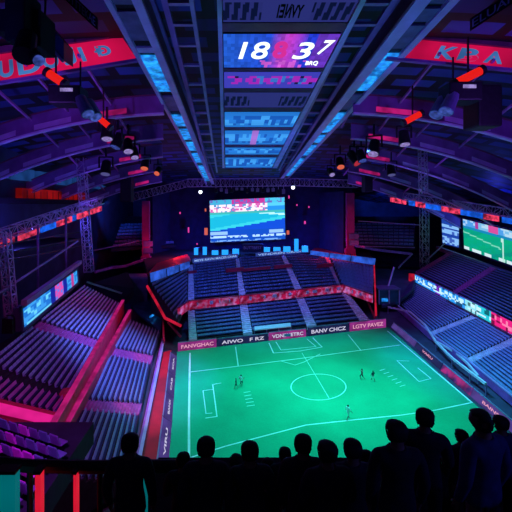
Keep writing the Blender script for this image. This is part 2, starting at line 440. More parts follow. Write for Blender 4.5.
# catwalk ladders either side of the scoreboard
def ladder(n0, n1, f0, f1, y0, y1, rungs, label):
    o = thing('roof_catwalk', R(n0, y0 + 20, 45.0), label, 'catwalk', 'ladder-like roof catwalks')
    def pt(na, fa, y): return R(mix(na, fa, (y - y0) / (y1 - y0)), y, 45.2)
    MB().bar(pt(n0, f0, y0), pt(n0, f0, y1), .5, .35).build('rail', M['beam'], o)
    MB().bar(pt(n1, f1, y0), pt(n1, f1, y1), .35, .35).build('rail', M['steel'], o)
    for y in rungs: MB().bar(pt(n0, f0, y), pt(n1, f1, y), .45, .25).build('rung', M['steel'], o)
RG = [3, 24, 45, 65, 84, 100, 113, 124, 134, 142, 150, 157, 163]
ladder(162, 190, 209, 217, -10, 172, RG, 'ladder-like steel catwalk left of the hanging scoreboard')
ladder(400, 368, 285, 279, -10, 170, RG, 'ladder-like steel catwalk right of the hanging scoreboard')

# ================================================================== HANGING SCOREBOARD
GZ = 44.0
sb = thing('hanging_scoreboard', R(224, 60, GZ), 'long hanging roof scoreboard frame holding a ladder of display panels', 'scoreboard frame')
def gp(x, y, dz=0): return R(x, y, GZ) + UP * dz
MB().slab([gp(216.5, -12), gp(221.5, -12), gp(224.5, 168), gp(222.5, 168)], UP * .8).build('side_rail', M['flange'], sb)
MB().slab([gp(367, -12), gp(373, -12), gp(277, 168), gp(272.5, 168)], UP * .8).build('side_rail', M['flange'], sb)
def xr(y): return mix(366, 272.5, (y + 12) / 180.)
def xl(y): return mix(221.5, 224.5, (y + 12) / 180.)
for ya, yb in ((23, 32), (68.5, 71.5), (88.5, 92), (108, 111.5), (127.5, 130), (145, 147), (155, 157)):
    q = [gp(xl(ya), ya), gp(xr(ya), ya), gp(xr(yb), yb), gp(xl(yb), yb)]
    MB().slab(q, UP * .5).build('cross_beam', M['maroon'], sb)
def gpanel(ya, yb, nx, ny, fn, label):
    da, db = RY(ya, GZ), mix(RY(ya, GZ), RY(yb, GZ), .45)
    q = [D(xl(ya) + 1, ya, da), D(xr(ya) - 1, ya, da), D(xr(yb) - 1, yb, db), D(xl(yb) + 1, yb, db)]
    o = thing('display_panel', q[3], label, 'display panel', 'display panels in the hanging scoreboard')
    s, n = picture('display', q, nx, ny, fn, o)
    MB().slab([p - n * .05 for p in q], -n * .35).build('housing', M['blackm'], o)
    return o, q, n
def bluegrad(u, v):
    mag = max(0, 1 - abs(u - .58) / .16) ** .7
    k = .75 + .35 * noise1(int(u * 30), int(v * 11), 2)
    c = (.05 + .62 * mag, .07 + .13 * (1 - u) - .02 * mag, .74 - .05 * mag)
    if v > .78 and .35 < u < .8 and noise1(int(u * 30), int(v * 10), 7) > .5: c = (.75, .2, .8)
    if u > .82: c = (.22, .08, .6)
    return clampc(c, k)
def slats(u, v):
    if (u < .30 or u > .68) and .25 < v < .9: return (.012, .02, .08) if (u * 14 + v * .5) % 1 > .4 else (.05, .06, .24)
    return (.055, .065, .26)
def violet(u, v):
    n_ = noise1(int(u * 26), int(v * 5), 4)
    c = (.10, .10, .55)
    if .3 < v < .8:
        if n_ > .62: c = (.45, .05, .55)
        elif n_ > .45: c = (.08, .25, .65)
        elif n_ < .1: c = (.02, .02, .1)
    return c
def cyanboard(seed, hot=False):
    def f(u, v):
        n_ = noise1(int(u * 18), int(v * 4), seed)
        c = (.05, .28, .72)
        if .2 < v < .85:
            c = (.10, .42, .85) if n_ > .6 else (.03, .17, .55) if n_ < .35 else c
        if hot and abs(u - .47) < .06: c = (.45, .25, .7)
        if abs(u * 5 % 1 - .5) > .46: c = (.02, .1, .4)
        return clampc(c, .75 + .35 * (1 - abs(v - .5)))
    return f
o, q, n = gpanel(-6, 22, 60, 14, slats, 'topmost dim scoreboard panel with dark slats and outlined lettering')
def qp(q, u, v): return mix(mix(q[0], q[1], u), mix(q[3], q[2], u), v)
def on_panel(body, o, q, n, u, v, uw, vh, m, bold=.0, slant=0, name='lettering'):
    p = qp(q, u, v) + n * .04; x = qp(q, u + .1, v) - qp(q, u, v); y = qp(q, u + slant, v - .1) - qp(q, u, v)
    return text(body, p, x, y, (qp(q, u, v) - qp(q, u, v - vh)).length, m, name, o, (qp(q, u + uw, v) - qp(q, u, v)).length, .03, bold)
on_panel('IƎИVY', o, q, n, .42, .84, .2, .5, M['blackm'], .03)
o, q, n = gpanel(34, 67.5, 60, 22, bluegrad, 'bright scoreboard panel showing large digits on blue and magenta')
on_panel('18', o, q, n, .14, .72, .26, .52, M['e_digit'], .012, .008)
on_panel('8', o, q, n, .455, .70, .13, .5, M['e_digitpink'], .04)
on_panel('3', o, q, n, .645, .72, .15, .52, M['e_digit'], .012, .008)
on_panel('7', o, q, n, .86, .58, .09, .44, M['e_digit'], .01, .008)
on_panel('BRQ', o, q, n, .80, .93, .12, .14, M['e_digit'], .02)
gpanel(72, 88, 52, 8, violet, 'narrow violet scoreboard panel just under the big digits')
gpanel(92.5, 107.5, 52, 8, slats, 'dim grey slatted scoreboard panel between the violet panel and cyan ones')
gpanel(112, 127, 50, 8, cyanboard(1), 'tallest cyan scoreboard panel')
gpanel(130.5, 144.5, 50, 8, cyanboard(2, True), 'cyan scoreboard panel with a lilac patch in its middle')
gpanel(147.5, 154.5, 50, 5, cyanboard(3), 'second last cyan scoreboard panel toward the stage')
gpanel(157.5, 167.5, 50, 6, cyanboard(5), 'last cyan scoreboard panel nearest the stage truss')

# ================================================================== BANNERS
def banner(corners, label, letters):
    o = thing('lit_banner', corners[3], label, 'banner', 'crimson lit banners in the roof')
    tl, tr, br, bl = corners; n = (tr - tl).cross(bl - tl).normalized()
    if n.dot(V(0, 0, H) - tl) < 0: n = -n
    MB().slab([tl, tr, br, bl], -n * .3).build('face', M['e_banner'], o)
    MB().bar(tl + UP * .4, tr + UP * .4, .5, .7).build('top_rail', M['maroon'], o)
    MB().bar(bl - UP * .15, br - UP * .15, .5, .3).build('bottom_rail', M['beam'], o)
    for body, u, v, uw, vh in letters:
        p = qp(corners, u, v) + n * .05; x = qp(corners, u + .05, v) - qp(corners, u, v); y = qp(corners, u, v - .1) - qp(corners, u, v)
        text(body, p, x, y, (qp(corners, u, v) - qp(corners, u, v - vh)).length, M['e_bannerletter'], 'letter', o, (qp(corners, u + uw, v) - qp(corners, u, v)).length, .03, .035)
banner([D(-26, 58, 41), D(122, 37, 41), D(137, 59, 41), D(-26, 86, 41)], 'long crimson banner with blue letters left of the roof girder',
       [('U', .16, .88, .09, .62), ('D', .28, .88, .14, .62), ('O', .44, .82, .10, .62), ('J', .57, .80, .08, .66), ('I', .685, .76, .025, .58), ('Đ', .78, .66, .10, .42)])
banner([D(402, 38, 41), D(545, 52, 41), D(545, 72, 41), D(386, 57, 41)], 'crimson banner with blue letters right of the roof girder',
       [('K', .29, .84, .12, .64), ('B', .43, .84, .13, .64), ('A', .60, .82, .12, .6)])
# small grey lettering bars near the top corners
def letterbar(a, b, body, label):
    o = thing('lettered_rail', a, label, 'lettered rail')
    n = V(0, -1, 0); x = (b - a)
    MB().slab([a, b, b + UP * 1.1, a + UP * 1.1], V(0, .3, 0)).build('rail', M['blackm'], o)
    text(body, a + V(0, -.05, .2), x, UP, .7, M['flange'], 'lettering', o, x.length * .95)
letterbar(D(64, -1, 33), D(97, 30, 33), 'TTTTTEKAE', 'black sloping rail with small grey lettering above the left banner')
letterbar(D(472, 30, 33), D(530, -8, 33), 'ELUARIB', 'black sloping rail with small grey lettering above the right banner')

# ================================================================== END STAND
sp = 'upper tier of the end stand'
def gz(p, z): return G(p[0], p[1], z)
# lower tier: three blocks between four aisles
lf = [(197, 339), (243, 333.5), (252.3, 332.5), (307, 326.5), (316.5, 325.5), (360, 321)]
lb = [(194.5, 309), (239.5, 303.5), (247, 302.5), (296, 297), (303, 296), (341, 292)]
nm = ['left', 'middle', 'right']
for i in range(3):
    block(gz(lf[2 * i], 1), gz(lf[2 * i + 1], 1), gz(lb[2 * i], 4.5), gz(lb[2 * i + 1], 4.5), 8, 16, f'the {nm[i]} block of the end stand lower tier', 'end stand lower tier rows', 'seatdark', hs=.60)
uf = [(194.5, 300), (239, 295.5), (245.5, 295), (295, 290), (302, 289.5), (338, 286)]
ub = [(193, 264), (235.5, 258.5), (239, 258), (281, 254.5), (285, 254.5), (324, 255.5)]
for i in range(3):
    block(gz(uf[2 * i], 5), gz(uf[2 * i + 1], 5), gz(ub[2 * i], 10), gz(ub[2 * i + 1], 10), 12, 20, f'the {nm[i]} block of the end stand upper tier', 'end stand upper tier rows', 'seatspeck', hs=.66)
block(gz((178, 320), 5), gz((187, 302), 5), gz((151, 284), 10), gz((188.5, 265), 10), 10, 12, 'the left corner wing of the end stand', 'left wing rows', 'seatdark')
block(gz((343, 289), 5), gz((373, 299), 5), gz((329, 256), 10), gz((374, 264), 10), 10, 12, 'the right corner wing of the end stand', 'right wing rows', 'seatdark')
# aisles
al = [((189, 340), (197, 339), (188, 310), (194.5, 309)), ((243, 333.5), (252.3, 332.5), (239.5, 303.5), (247, 302.5)), ((307, 326.5), (316.5, 325.5), (296, 297), (303, 296)), ((360, 321), (369.5, 320), (341, 292), (347, 291.5))]
au = [((188, 301), (194.5, 300), (188.5, 264.5), (193, 264)), ((239, 295.5), (245.5, 295), (235.5, 258.5), (239, 258)), ((295, 290), (302, 289.5), (281, 254.5), (285, 254.5)), ((338, 286), (344, 285.5), (324, 255.5), (328, 255.5))]
an = ['leftmost', 'second from the left', 'third from the left', 'rightmost']
for i, (a, b, c, d) in enumerate(al): stairs(gz(a, 1), gz(b, 1), gz(c, 4.5), gz(d, 4.5), 16, f'pale stairs in the end stand lower tier, {an[i]}')
for i, (a, b, c, d) in enumerate(au): stairs(gz(a, 5), gz(b, 5), gz(c, 10), gz(d, 10), 22, f'pale stairs in the end stand upper tier, {an[i]}')
# red mid-walkway barriers, in four lengths
mid = [(178, 317.5), (189, 309.5), (240, 304), (297, 297.5), (343, 292), (373, 303)]
ml = ['short red barrier turning down at the left end of the mid walkway', 'red mid walkway barrier in front of the left upper block', 'red mid walkway barrier in front of the middle upper block',
      'red mid walkway barrier in front of the right upper block', 'red barrier sloping down at the right end of the mid walkway']
for i in range(5):
    a, b = gz(mid[i], 4.6), gz(mid[i + 1], 4.6)
    b = mix(a, b, .985)
    o = thing('walkway_barrier', a, ml[i], 'barrier', 'red barriers along the end stand walkway')
    d = b - a; n = V(-d.y, d.x, 0).normalized() * .1
    MB().hexa([a - n, b - n, b + n, a + n, a - n + UP * 1.7, b - n + UP * 1.7, b + n + UP * 1.7, a + n + UP * 1.7]).build('panel', M['e_pinkwall'], o)
    MB().bar(a + UP * 1.8, b + UP * 1.8, .28, .2).build('top_rail', M['redwall'], o)
    for k in range(4):
        if i in (0,): break
        t_ = .1 + .22 * k + .1 * noise1(i, k, 4); dt = .02 + .1 * noise1(i, k, 8) ** 2
        p = mix(a, b, t_) - V(n.x, n.y, 0).normalized() * .18 * (1 if n.y > 0 else -1)
        q_ = mix(a, b, t_ + dt) - V(n.x, n.y, 0).normalized() * .18 * (1 if n.y > 0 else -1)
        MB().bar(p + UP * 1.0, q_ + UP * 1.0, .05, .7).build('pale_sign', M['stair'], o)
for (x, y, s, l) in ((188.5, 275, 8, 'leftmost'), (235, 271.5, 9, 'second from left'), (283, 268, 9, 'third from left'), (325, 267, 8, 'rightmost')):
    a, b = G(x - s, y + 1.0, 8.2), G(x + s, y - .8, 8.2)
    tag(wall(a, b, 1.0, .25, M['redwall'], 'aisle_barrier'), f'short red barrier across the upper end stand aisles, {l}', 'barrier', 'short red aisle head barriers')
a, b = G(206, 275, 8.2), G(206, 275, 8.2)
tag(wall(G(243, 271.5, 8.2), G(270, 269, 8.2), .8, .25, M['redwall'], 'aisle_barrier'), 'longer red barrier across the middle upper block of the end stand', 'barrier')
# end walls of the wings, red edges
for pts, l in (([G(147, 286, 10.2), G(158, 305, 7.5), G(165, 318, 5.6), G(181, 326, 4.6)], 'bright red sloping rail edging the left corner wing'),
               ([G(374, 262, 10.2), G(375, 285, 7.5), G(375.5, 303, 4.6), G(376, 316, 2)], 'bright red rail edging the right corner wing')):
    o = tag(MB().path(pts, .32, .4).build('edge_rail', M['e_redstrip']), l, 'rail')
for (a, b, l) in (((163, 318), (164, 345), 'pale red post frame below the left corner wing'), ((367, 300), (375, 318), 'red sloping strut below the right corner wing'), ((168, 322), (181, 337), 'red slanted strut below the left wing by the touchline')):
    tag(MB().bar(G(a[0], a[1], 3.5), G(b[0], b[1], .9), .35).build('corner_strut', M['redwall']), l, 'strut')
# dugout with a pale canopy at the pitch end
o = thing('team_dugout', G(250, 340, 0), 'pale roofed team dugout in front of the end stand', 'dugout')
a, b = G(254.5, 338.5, .3), G(291, 334.5, .3)
MB().slab([a + UP * 1.5, b + UP * 1.5, b + UP * 1.9 + V(0, .9, 0), a + UP * 1.9 + V(0, .9, 0)], UP * .15).build('canopy', M['white'], o)
MB().slab([a + V(0, .9, 0), b + V(0, .9, 0), b + V(0, .95, 1.8), a + V(0, .95, 1.8)], V(0, .1, 0)).build('back_panel', M['glass'], o)
for t in (0, .33, .66, 1): MB().bar(mix(a, b, t) - UP * .5, mix(a, b, t) + UP * 1.5, .12).build('post', M['steel'], o)
MB().box((a.x + .3, a.y + .5, .5), (b.x - .3, a.y + .8, 1.0)).build('bench', M['seatdark'], o)
# perimeter boards
def adboard(a, b, h, body, mb_, mt, label, lean=V(0, 0, 0), group='perimeter advertising boards', uv=(.08, .25, .84, .42)):
    o = thing('advertising_board', a, label, 'advertising board', group)
    up = UP * h + lean; d = b - a; n = d.cross(up).normalized()
    if n.dot(V(0, 0, H) - a) < 0: n = -n
    MB().slab([a, b, b + up, a + up], -n * .18).build('panel', mb_, o)
    if body:
        text(body, a + d * uv[0] + up * uv[1] + n * .03, d, up, h * uv[3], mt, 'lettering', o, d.length * uv[2], .01, .02)
    MB().bar(a + up, b + up, .14).build('top_edge', M['steel'], o)
    return o
bx = emi('board_dark_blue', (.012, .014, .07), 1.0, .3, .5); bp = emi('board_pink', (.32, .03, .25), .8, .4, .4); bw = emi('board_white_letter', (.65, .62, .85), .9); bq = emi('board_pink_letter', (.85, .35, .55), .9)
adboard(G(178, 351.5, 0), G(216.5, 347, 0), 1.6, 'FANVGHAC', bp, bq, 'pink lettered pitch board at the left end of the far side')
adboard(G(217.5, 346.8, 0), G(268, 341, 0), 1.5, 'AIWO   F RZ', bx, bw, 'dark blue pitch board with white letters beside the pink left end board')
adboard(G(269, 340.8, 0), G(306, 336.6, 0), 1.6, 'VDNBUETRC', bp, bw, 'pale lettered pitch board in front of the dugout')
adboard(G(308, 336.4, 0), G(349, 331.6, 0), 1.8, 'BANV CHCZ', bx, bw, 'dark blue pitch board with white letters right of the dugout')
adboard(G(350, 331.5, 0), G(386, 327.4, 0), 1.9, 'LGTV PAVEZ', bp, bq, 'pink lettered pitch board at the right end of the far side')
# left touchline: leaning boards and the red walkway
la, lb_ = [(177, 356), (175.5, 376), (174, 397), (172, 422), (168, 470)], ['SOA', 'CAB', 'BANX', 'VIRU']
bpur = emi('board_violet', (.07, .04, .22), .9, .3, .4)
for i in range(4):
    a, b = G(*la[i + 1], 0), G(*la[i], 0)
    adboard(a, mix(a, b, .97), .75, lb_[i], bpur, bw, f'violet touchline board beside the red walkway, {ORD[i]} from the far corner', V(-1.1, 0, 0), 'left touchline boards', (.2, .35, .6, .34))
struct(MB().hexa([G(163.5, 352, .1), G(171.5, 350, .1), G(157, 470, .1), G(139, 470, .1), G(163.5, 352, .4), G(171.5, 350, .4), G(157, 470, .4), G(139, 470, .4)]).build('floor_walkway', M['redfloor']))
o = tag(wall(G(163, 344, .2), G(137, 470, .2), 1.1, .4, M['purple'], 'touchline_wall'), 'low violet wall between the left lower stand and the red walkway', 'wall')
MB().bar(G(163, 344, 1.35), G(137, 470, 1.35), .35, .15).build('coping', M['flange'], o)
# right side: leaning boards, rails
ra = [(391, 327), (414, 347), (440, 370), (470, 396), (512, 433), (560, 477)]; bpd = emi('board_plum', (.05, .02, .16), .8, .6, .4, (.30, .02, .16)); rc = [bpur, bx, bpd, bpur, bx]; rt = ['', 'VARU', '', 'BAINS', '']
rn = ['at the far right corner', 'second from the far corner', 'third from the far corner', 'with the reddest face', 'nearest the spectators']
for i in range(5):
    a, b = G(*ra[i], 0), G(*ra[i + 1], 0)
    adboard(a, mix(a, b, .98), .9, rt[i], rc[i], bq, f'violet right goal line board {rn[i]}', V(.7, .3, 0), 'right side boards', (.3, .3, .4, .4))
rf = [(398, 303), (430, 332), (434, 335), (466, 359), (471, 363), (512, 398), (600, 470)]
wl = [G(x - 5, y + 3, .2) for x, y in rf]
for i, (p, q_) in enumerate(((0, 2), (2, 4), (4, 5), (5, 6))):
    o = tag(wall(wl[p], wl[q_], 1.1, .3, M['purple'], 'stand_wall'), f'low violet front wall of the right lower stand, {ORD[i]} length from the far end', 'wall', 'right stand front wall lengths')
    MB().bar(wl[p] + UP * 1.25, wl[q_] + UP * 1.25, .3, .16).build('coping', M['flange'], o)
for i, pts in enumerate(([(388, 307), (410, 312), (425, 325), (436, 342), (452, 358), (470, 372), (486, 384)], [(437, 342), (455, 352), (468, 364), (478, 376)])):
    P = [G(x, y, 1.6 - .5 * i) for x, y in pts]
    o = thing('hand_rail', P[0] - UP * 1, ['long pale violet handrail curving along the right corner of the pitch', 'shorter pale handrail by the steps of the right lower stand'][i], 'handrail')
    MB().path(P, .3, .34).build('rail', M['white'], o)
    for p in P: MB().bar(V(p.x, p.y, 0), p, .14).build('post', M['steel'], o)

# ================================================================== RIGHT STANDS
rb = [(414, 284), (474, 314.5), (479, 317), (514, 337), (521, 341), (585, 377)]
rfr = [(398, 303), (430, 332), (434, 335), (466, 359), (471, 363), (525, 408)]
rn3 = ['far', 'middle', 'near']
for i in range(3):
    block(gz(rfr[2 * i], 1), gz(rfr[2 * i + 1], 1), gz(rb[2 * i], 4.2), gz(rb[2 * i + 1], 4.2), 15, 22, f'the {rn3[i]} block of the right lower stand', 'right lower stand rows', 'seat', hs=.8)
for i in range(2):
    stairs(gz(rfr[2 * i + 1], 1), gz(rfr[2 * i + 2], 1), gz(rb[2 * i + 1], 4.2), gz(rb[2 * i + 2], 4.2), 22, f'pale stairs in the right lower stand, {["farther", "nearer"][i]} of the two')
uf2 = [(419, 274), (453, 290.5), (458, 293), (530, 331)]; ub2 = [(453, 253.5), (491, 266), (497, 268), (570, 291)]
pinkstair = mat('pink_stair', (.42, .10, .34), .8, 0, .25, 1.5); M['pinkstair'] = pinkstair
for i in range(2):
    block(gz(uf2[2 * i], 6.6), gz(uf2[2 * i + 1], 6.6), gz(ub2[2 * i], 12), gz(ub2[2 * i + 1], 12), 15, 24, f'the {["far", "near"][i]} block of the right upper stand', 'right upper stand rows', 'seatdark', hs=.62)
stairs(gz(uf2[1], 6.6), gz(uf2[2], 6.6), gz(ub2[1], 12), gz(ub2[2], 12), 20, 'pink stairs between the blocks of the right upper stand', 'pinkstair')
stairs(G(415, 272, 6.6), gz(uf2[0], 6.6), G(449, 252, 12), gz(ub2[0], 12), 20, 'pink stairs at the far edge of the right upper stand', 'pinkstair')
# LED fascia along the upper stand
a, b = G(415, 282, 4.5), G(540, 349.5, 4.5)
o = thing('ribbon_display', a, 'long bright ribbon display along the front of the right upper stand', 'ribbon display')
def ribbon(u, v):
    n_ = noise1(int(u * 60), int(v * 4), 9); t = u * 1.12
    base = (.05, .35, .85) if t < .3 else (.25, .06, .6) if t < .36 else (.06, .4, .85) if t < .62 else (.35, .75, .85) if t < .74 else (.05, .6, .7) if t < .84 else (.8, .04, .3) if t < 1.0 else (.1, .3, .8)
    if .2 < v < .8 and n_ > .6: base = (.6, .85, 1.0) if t < .84 else (.9, .3, .5)
    if n_ < .18: base = clampc(base, .35)
    return clampc(base, 1.1)
q = [a + UP * 2.1, b + UP * 2.1, b, a]
s_, n_ = picture('display', q, 90, 6, ribbon, o)
MB().slab([p - n_ * .04 for p in q], -n_ * .6).build('housing', M['purple'], o)
MB().slab([a - V(1.3, -.8, -.1), a - V(.1, 0, -.1), a - V(.1, 0, -2.2), a - V(1.3, -.8, -2.2)], V(.1, .5, 0)).build('end_light', M['e_redstrip'], o)
MB().bar(a - UP * .25, b - UP * .25, .5, .3).build('under_rail', M['maroon'], o)
# big right screen
def pitchpic(u, v):
    n_ = noise1(int(u * 22), int(v * 12), 3)
    if v < .22:
        c = (.15, .45, .85) if n_ > .3 else (.5, .7, .95)
        if .22 < u < .27: c = (.5, .1, .45)
        if .42 < u < .55: c = (.75, .15, .45)
        if .27 < u < .42 or u > .62: c = (.3, .6, .85) if n_ > .45 else (.55, .75, .9)
        return c
    if v < .30: return (.03, .35, .60)
    c = (.01, .36 + .15 * noise1(int((u + v) * 9), 1), .30 + .06 * n_)
    if abs(u - .595 - .02 * v) < .012: c = (.6, .85, .8)
    if abs(v - (.42 + .35 * u)) < .02 and u < .58: c = (.3, .75, .6)
    if v > .88 and noise1(int(u * 20), 1, 8) > .45: c = (.7, .85, .9)
    return c
def sidepic(u, v):
    b_ = (.04, .12, .5)
    for y0, y1 in ((.0, .16), (.3, .42), (.45, .58), (.72, .95)):
        if y0 < v < y1: b_ = (.35, .6, .95) if noise1(int(u * 7), int(v * 12), 6) > .25 else (.1, .2, .6)
    return b_
def side_screen(tl, tr, br, bl, YL, YR, nx, ny, fn, label, name='video_screen'):
    q = [D(*tl, YL), D(*tr, YR), D(*br, YR), D(*bl, YL)]
    o = thing(name, q[3], label, 'screen')
    s_, n_ = picture('display', q, nx, ny, fn, o)
    MB().slab([p - n_ * .05 for p in q], -n_ * .7).build('housing', M['navy'], o)
    for a_, b_ in ((0, 1), (1, 2), (2, 3), (3, 0)): MB().bar(q[a_] + n_ * .03, q[b_] + n_ * .03, .35, .35).build('bezel', M['navy'], o)
    return o, q, n_
side_screen((462.5, 218), (540, 237), (540, 276), (464, 249), 110, 76, 60, 26, pitchpic, 'big screen above the right upper stand showing a green pitch')
side_screen((441, 214.5), (460, 219), (459.8, 248.5), (442.5, 244), 120, 111.5, 14, 20, sidepic, 'narrow blue screen of white captions beside the green pitch screen')
o = tag(MB().slab([D(436, 246, 121), D(545, 285, 76), D(545, 291, 76), D(436, 250, 121)], V(1, .6, 0)).build('screen_ledge', M['steel']), 'long violet ledge running under the right screens', 'ledge')

# ================================================================== LEFT STANDS
af = [(161, 332), (153, 356), (150.5, 364), (142, 404), (139, 415), (127, 480)]; ab = [(127, 319), (110, 347.5), (106, 354), (84, 400), (79, 409), (45, 478)]
for i in range(3):
    block(gz(af[2 * i], 1.5), gz(af[2 * i + 1], 1.5), gz(ab[2 * i], 5), gz(ab[2 * i + 1], 5), 11, 16, f'the {rn3[i]} block of the left lower stand', 'left lower stand rows', 'seat', hs=1.12)
for i in range(2):
    stairs(gz(af[2 * i + 1], 1.5), gz(af[2 * i + 2], 1.5), gz(ab[2 * i + 1], 5), gz(ab[2 * i + 2], 5), 18, f'pink stairs in the left lower stand, {["farther", "nearer"][i]} of the two', 'pinkstair')
bf = [(121, 304), (100, 341), (96, 348.5), (71, 393), (68, 398), (58, 412)]; bb = [(85, 285), (39, 321), (32, 327), (-14, 364), (-22, 371), (-44, 387)]
for i in range(3):
    block(gz(bf[2 * i], 7), gz(bf[2 * i + 1], 7), gz(bb[2 * i], 11), gz(bb[2 * i + 1], 11), 13, 14, f'the {rn3[i]} block of the left upper stand', 'left upper stand rows', 'seat' if i < 2 else 'seatpink', hs=.86)
stairs(gz(bf[1], 7), gz(bf[2], 7), gz(bb[1], 11), gz(bb[2], 11), 18, 'pink stairs in the left upper stand, farther of the two', 'pinkstair')
stairs(gz(bf[3], 7), gz(bf[4], 7), gz(bb[3], 11), gz(bb[4], 11), 18, 'dark stairs in the left upper stand, nearer of the two', 'terrace')
# parapets between the two left tiers
for pts, l, m in (([(123, 303), (74, 393), (52, 432)], 'crimson parapet along the front of the left upper stand', 'redwall'), ([(130, 313), (84, 398), (62, 438)], 'crimson parapet along the back of the left lower stand', 'redwall')):
    z = 6.9 if 'upper' in l else 5.4
    P = [G(x, y, z) for x, y in pts]
    o = thing('stand_parapet', P[0], l, 'parapet', 'crimson parapets between the left tiers')
    for a, b in zip(P, P[1:]):
        n = V(-(b - a).y, (b - a).x, 0).normalized() * .22
        MB().hexa([a - n - UP * 2, b - n - UP * 2, b + n - UP * 2, a + n - UP * 2, a - n + UP * .5, b - n + UP * .5, b + n + UP * .5, a + n + UP * .5]).build('panel', M[m], o)
        MB().bar(a + UP * .58, b + UP * .58, .55, .15).build('light_strip', M['e_magenta'], o)
# near edge of the left upper stand: magenta lit wall
a, b = G(-60, 388, 11.0), G(56, 415.5, 7.3)
o = thing('stand_parapet', a, 'wide magenta lit parapet closing the near end of the left upper stand', 'parapet')
MB().hexa([a - UP * 2, b - UP * 2, b - UP * 2 + V(.2, .4, 0), a - UP * 2 + V(.2, .4, 0), a, b, b + V(.2, .4, 0), a + V(.2, .4, 0)]).build('panel', M['redwall'], o)
MB().slab([a + V(0, -.05, 0), b + V(0, -.05, 0), b - V(0, .05, .9), a - V(0, .05, .9)], V(0, -.12, 0)).build('light_strip', emi('bright_magenta_strip', (.58, .01, .20), .95, .4, .4), o)
# rounded end post where the parapets meet
o = thing('parapet_post', G(66, 418, 5.4), 'rounded magenta capped end post where the left parapets meet', 'post')
p = G(66, 412, 5.4); MB().tube(V(p.x, p.y, 3.5), V(p.x, p.y, p.z + 1), .75, 16, .65).build('shaft', M['blackm'], o)
for k, (r, z0, z1) in enumerate(((.9, 1.0, 1.4), (.98, 1.4, 1.8), (.8, 1.8, 2.1))): MB().tube(V(p.x, p.y, p.z + z0), V(p.x, p.y, p.z + z1), r, 18, r * .9).build('cap', M['redwall'], o)
# left screen
def leftpic(u, v):
    n_ = noise1(int(u * 26), int(v * 8), 12)
    if u < .42: c = (.10, .45, .9) if n_ > .4 else (.04, .28, .75); c = (.25, .75, 1.0) if (n_ > .78 or v > .8 and u > .05) else c
    elif u < .50: c = (.02, .05, .45)
    elif u < .66: c = (.75, .15, .55) if noise1(int(u * 40), int(v * 9), 2) > .45 else (.25, .3, .85)
    elif u < .74: c = (.02, .05, .45)
    elif .84 < u < .91: c = (.6, .1, .4)
    else: c = (.10, .5, .9) if n_ > .4 else (.05, .3, .75)
    return c
side_screen((20, 308), (77, 268.5), (78, 283), (22, 331), 42.6, 66, 50, 12, leftpic, 'slanted blue and pink screen at the back of the left upper stand')
for k, (a, b, w, l) in enumerate((((-5, 296), (78, 241), .2, 'pale sloping handrail above the left screen'), ((24, 303), (80, 262), .6, 'violet sloping fascia beam on top of the left screen'))):
    tag(MB().bar(D(*a, 41), D(*b, 66), w).build('sloping_rail' if k == 0 else 'fascia_beam', M['steel']), l, 'rail' if k == 0 else 'beam')
for k, (x, y0, y1) in enumerate(((38, 225, 268), (66, 216, 252))):
    tag(MB().bar(D(x, y0, 58 + 4 * k), D(x, y1 + 40, 58 + 4 * k), .25).build('hanging_post', M['beam']), f'thin gallery post behind the left screen, {["nearer", "farther"][k]} of the two', 'post')  # gallery posts standing behind the screen
for k, (a, b) in enumerate((((0, 245), (80, 232)), ((0, 262), (82, 246)))):
    tag(MB().bar(D(*a, 52), D(*b, 80), .22).build('gallery_rail', M['blackm']), f'thin gallery rail behind the left sloping handrail, {["upper", "lower"][k]} of the two', 'rail')
struct(MB().hexa([D(-30, 262, 52), D(82, 240, 85), D(82, 240, 86) + V(-8, 2, 0), D(-30, 262, 53) + V(-8, 2, 0), D(-30, 259, 52), D(82, 238, 85), D(82, 238, 86) + V(-8, 2, 0), D(-30, 259, 53) + V(-8, 2, 0)]).build('floor_gallery', M['blackm']))
o = tag(MB().box((D(7, 318, 43).x, 42, D(7, 331, 43).z), (D(18, 318, 43).x, 43.4, D(7, 316, 43).z)).build('speaker_box', M['blackm'], bevel=.05), 'black speaker box at the foot of the left lattice tower', 'speaker')

# ================================================================== LATTICE TRUSSES
def lattice(name, a, b, w, bays, label, cat, group=None, thick=.12, m='alu'):
    o = thing(name, a if a.z < b.z else b, label, cat, group)
    d = (b - a).normalized(); up = UP if abs(d.z) < .9 else V(0, 1, 0)
    x = d.cross(up).normalized(); y = x.cross(d)
    offs = [x * (i * w / 2) + y * (j * w / 2) for i, j in ((-1, -1), (1, -1), (1, 1), (-1, 1))]
    for q in offs: MB().bar(a + q, b + q, thick).build('chord', M[m], o)
    mb = MB()
    for k in range(bays):
        p, q = mix(a, b, k / bays), mix(a, b, (k + 1) / bays)
        for i in range(4):
            u, v = offs[i], offs[(i + 1) % 4]
            mb.bar(p + u, p + v, thick * .7)
            mb.bar(p + (u if k % 2 else v), q + (v if k % 2 else u), thick * .7)
    mb.build('bracing', M[m], o)
    return o
lattice('lattice_tower', G(424.5, 268, 6.8), D(424, 199, 113), 1.9, 10, 'tall lattice tower standing beside the right upper stand', 'lattice tower')
lattice('lattice_hanger', D(423.5, 194, 75), D(422.5, 148, 75), 1.2, 8, 'lattice hanger dropping from the roof above the right light truss', 'lattice hanger')
lattice('lattice_tower', D(89, 272, 80), D(81, 158, 80), 1.5, 18, 'tall lattice tower carrying the far end of the left light truss', 'lattice tower')
lattice('lattice_tower', D(12, 322, 44), D(4, 232, 44), .95, 10, 'lattice tower at the left edge of the picture by the slanted screen', 'lattice tower')
lt = lattice('light_truss', D(-40, 249, 50), D(101, 200, 82), 1.5, 22, 'left lattice light truss with pink and blue lamp panels', 'light truss', 'side light trusses')
